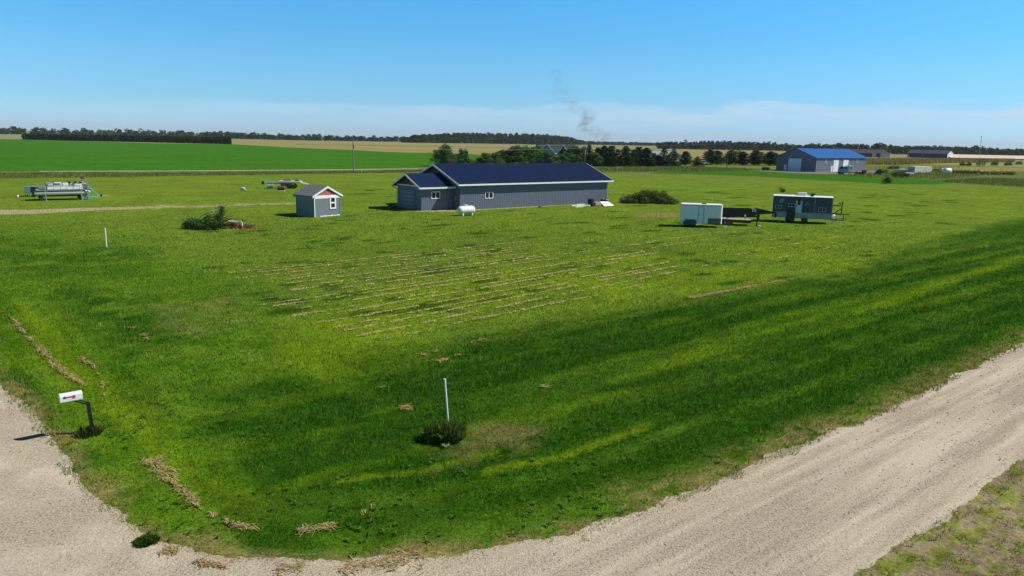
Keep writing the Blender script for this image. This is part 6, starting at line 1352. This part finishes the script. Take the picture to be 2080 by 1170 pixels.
# woods far off: each reads as one mass of crowns
def wood(name, label, prof, rows, cw_, per, size, seed, cols, h_jit=.12, depth=40, base_gap=0.0):
    """prof: [(photo column, top row, base row)] along the front edge; crowns stand in rows behind it"""
    g = np.random.default_rng(seed); Q, C = [], []
    for (x0, t0, b0), (x1, t1, b1) in zip(prof[:-1], prof[1:]):
        p, q = at(x0, b0), at(x1, b1); l = (q - p).length; n = max(1, int(l / cw_))
        for r in range(rows):
            for k in range(n):
                f = (k + g.random()) / n; base = p.lerp(q, f); h = hgt(base, t0 + (t1 - t0) * f) * (1 + h_jit * g.normal()) * (.94 + .06 * r / rows)
                away = Vector((base.x, base.y, 0)).normalized() * (depth * (r + .6 * g.random()) / rows); c = base + away; w = cw_ * (.75 + .5 * g.random())
                bc = np.array(cols[g.integers(0, len(cols))]) * (.75 + .5 * g.random())
                for s in range(4):
                    zz = h * (.18 + .22 * s); rr_ = w * (.62, .66, .58, .40)[s] * (.85 + .3 * g.random()); cc = (c.x + g.normal() * w * .12, c.y + g.normal() * w * .12, zz)
                    P, D = blob_points(cc, (rr_, rr_, h * .17), per, g, .7); Q.append(leaf_faces(P, D, size, g, .8)); C.append(bc * (.7 + .6 * g.random((per, 1))) * (1.0 + .0 * s))
    Q = np.concatenate(Q); C = np.concatenate(C); n = len(Q)
    tag(link_mesh(name, raw_mesh(name, Q.reshape(-1, 3), 4, np.arange(4 * n).reshape(n, 4), np.repeat(np.clip(C, .004, 1), 4, 0)), M['leaf']), label, 'woods', kind='stuff')
OAK = [(0.018, 0.042, 0.018), (0.025, 0.053, 0.022), (0.014, 0.034, 0.018), (0.034, 0.064, 0.024)]
wood('oak_wood', 'dark oak wood on the horizon above the long building', [(816, 281, 289.5), (840, 275.5, 290), (875, 273, 290.3), (925, 270.5, 291), (1000, 270.5, 292), (1075, 272, 293.5), (1130, 275, 294.2), (1165, 280, 294.6), (1190, 288, 295)], 4, 9, 44, 3.2, 1, OAK, .07, 70)
wood('plantation', 'long clipped dark plantation along the far edge of the green field', [(48, 271.5, 283.4), (170, 273.5, 286.5), (320, 276, 289.6), (468, 278.8, 293)], 3, 2.6, 34, 1.3, 2, [(0.017, 0.040, 0.017), (0.024, 0.050, 0.020), (0.013, 0.032, 0.015)], .02, 26)
wood('far_treeline', 'row of distant trees along the left horizon', [(-120, 259, 271), (0, 260, 272.5), (40, 258.5, 273), (70, 259, 273.5), (130, 262.5, 274.6), (210, 263.5, 276), (300, 266, 278), (360, 265.5, 279), (410, 268.5, 280), (470, 268.5, 281.5), (500, 272, 282.5), (600, 274.5, 285), (700, 277, 286.5), (830, 279, 288.5)], 2, 12, 26, 3.2, 3, [(0.024, 0.052, 0.024), (0.036, 0.068, 0.028), (0.018, 0.042, 0.022)], .16, 60)
wood('blue_treeline', 'faint bluish line of woods beyond the shelter belt', [(1180, 287, 293.5), (1260, 288.8, 295), (1345, 291, 296.5)], 2, 24, 24, 6, 4, OAK, .06, 100)
wood('dark_treeline', 'dark line of trees behind the fields left of the blue roofed shop', [(1333, 289.5, 302), (1380, 288, 303), (1420, 287, 303.8), (1440, 288, 304), (1500, 287.5, 305), (1560, 290, 306), (1600, 293, 307)], 3, 6.5, 28, 2.4, 5, OAK, .10, 50)
wood('right_treeline', 'line of mixed green trees behind the barns on the right', [(1600, 294.5, 310), (1680, 293.5, 311), (1735, 293, 312), (1800, 293.5, 313), (1815, 296.5, 313.4), (1870, 297.5, 314), (1935, 299, 314.6), (1990, 300, 315), (2040, 303, 315.6), (2100, 304, 316), (2300, 307, 320)], 3, 6.5, 28, 2.4, 6, [(0.030, 0.050, 0.018), (0.05, 0.08, 0.025), (0.024, 0.040, 0.018), (0.04, 0.06, 0.02)], .12, 50)
# ripening corn between the shop and the barns, as tall as a man
def corn():
    g = np.random.default_rng(6); poly = G((1752, 334.5), (1830, 334.5), (1930, 331), (2060, 329.5), (2060, 326), (1940, 325.5), (1850, 325.5), (1752, 325.5)); q = np.array([p[:2] for p in poly]); lo, hi = q.min(0), q.max(0)
    u = lo + g.random((60000, 2)) * (hi - lo); u = u[inside(u[:, 0], u[:, 1], [tuple(p) for p in q])]; n = len(u); h = 2.0 * (.8 + .35 * g.random(n))
    c = np.array([(0.34, 0.25, 0.075), (0.40, 0.31, 0.10), (0.28, 0.22, 0.07)])[g.integers(0, 3, n)] * (.7 + .5 * g.random((n, 1)))
    tag(link_mesh('ripening_corn', blade_mesh('ripening_corn', u[:, 0], u[:, 1], h, np.full(n, .7), c, .3), M['straw']), 'golden ripening corn standing behind the blue roofed shop', 'corn', kind='stuff')
corn()

# ------------------------------------------------------------------ smoke beyond the shelter belt, and the air itself
def smoke():
    D = 900.0; s = D / FPX; hz = HOR + .0201 * 150; cx = (1180 - 1040) * s
    m = bpy.data.materials.new('grey_smoke'); m.use_nodes = True; nt = m.node_tree; nt.nodes.clear(); N = nt.nodes.new; L = nt.links.new
    out = N('ShaderNodeOutputMaterial'); pv = N('ShaderNodeVolumePrincipled'); pv.inputs['Color'].default_value = (0.22, 0.22, 0.24, 1); pv.inputs['Anisotropy'].default_value = 0.1
    tc = N('ShaderNodeTexCoord'); nz = N('ShaderNodeTexNoise'); nz.inputs['Scale'].default_value = .075; nz.inputs['Detail'].default_value = 5; nz.inputs['Roughness'].default_value = .62; L(tc.outputs['Object'], nz.inputs['Vector'])
    add = N('ShaderNodeVectorMath'); add.operation = 'SCALE'; add.inputs['Scale'].default_value = 16; L(nz.outputs['Color'], add.inputs[0]); pos = N('ShaderNodeVectorMath'); pos.operation = 'ADD'; L(tc.outputs['Object'], pos.inputs[0]); L(add.outputs[0], pos.inputs[1])
    tot = None
    for (px, py, rx, rz, d) in ((1184, 241, 18, 20, .017), (1175, 256, 12, 14, .013), (1195, 266, 20, 13, .010), (1160, 222, 22, 14, .005), (1216, 279, 22, 12, .008), (1212, 288, 16, 8, .008), (1130, 190, 30, 20, .0035), (1118, 165, 14, 20, .005), (1148, 212, 26, 18, .0028)):
        c = Vector(((px - 1180) * s + 8, 8, (hz - py) * s + CAMH + 8))
        sb = N('ShaderNodeVectorMath'); sb.operation = 'SUBTRACT'; sb.inputs[1].default_value = c; L(pos.outputs[0], sb.inputs[0])
        dv = N('ShaderNodeVectorMath'); dv.operation = 'DIVIDE'; dv.inputs[1].default_value = (rx * s, 12 * s, rz * s); L(sb.outputs[0], dv.inputs[0])
        ln = N('ShaderNodeVectorMath'); ln.operation = 'LENGTH'; L(dv.outputs[0], ln.inputs[0])
        r = N('ShaderNodeMapRange'); r.interpolation_type = 'SMOOTHSTEP'; r.inputs[1].default_value = 1.25; r.inputs[2].default_value = .1; r.inputs[3].default_value = 0; r.inputs[4].default_value = d * 6; L(ln.outputs['Value'], r.inputs[0])
        if tot is None: tot = r.outputs[0]
        else:
            q = N('ShaderNodeMath'); q.operation = 'ADD'; L(tot, q.inputs[0]); L(r.outputs[0], q.inputs[1]); tot = q.outputs[0]
    n2 = N('ShaderNodeTexNoise'); n2.inputs['Scale'].default_value = .16; n2.inputs['Detail'].default_value = 4; L(tc.outputs['Object'], n2.inputs['Vector'])
    r2 = N('ShaderNodeMapRange'); r2.inputs[1].default_value = .40; r2.inputs[2].default_value = .66; L(n2.outputs['Fac'], r2.inputs[0])
    q = N('ShaderNodeMath'); q.operation = 'MULTIPLY'; L(tot, q.inputs[0]); L(r2.outputs[0], q.inputs[1]); L(q.outputs[0], pv.inputs['Density']); L(pv.outputs[0], out.inputs['Volume'])
    o = MB().box(-75, 60, -14, 14, 1, 105).build('smoke_plume', m); o.location = (cx, D, 0)
    tag(o, 'thin grey smoke drifting up beyond the trees', 'smoke', kind='stuff')
smoke()
def haze(dens):
    m = bpy.data.materials.new('air'); m.use_nodes = True; nt = m.node_tree; nt.nodes.clear(); N = nt.nodes.new; L = nt.links.new
    out = N('ShaderNodeOutputMaterial'); pv = N('ShaderNodeVolumePrincipled'); pv.inputs['Color'].default_value = (0.86, 0.94, 1.0, 1); pv.inputs['Density'].default_value = dens; pv.inputs['Anisotropy'].default_value = 0.0
    L(pv.outputs[0], out.inputs['Volume'])
    tag(MB().box(-17500, 17500, -500, 14200, -1.0, 130).build('haze', m), 'faint blue haze over the far fields', 'haze', kind='stuff')
if HAZE: haze(HAZE)
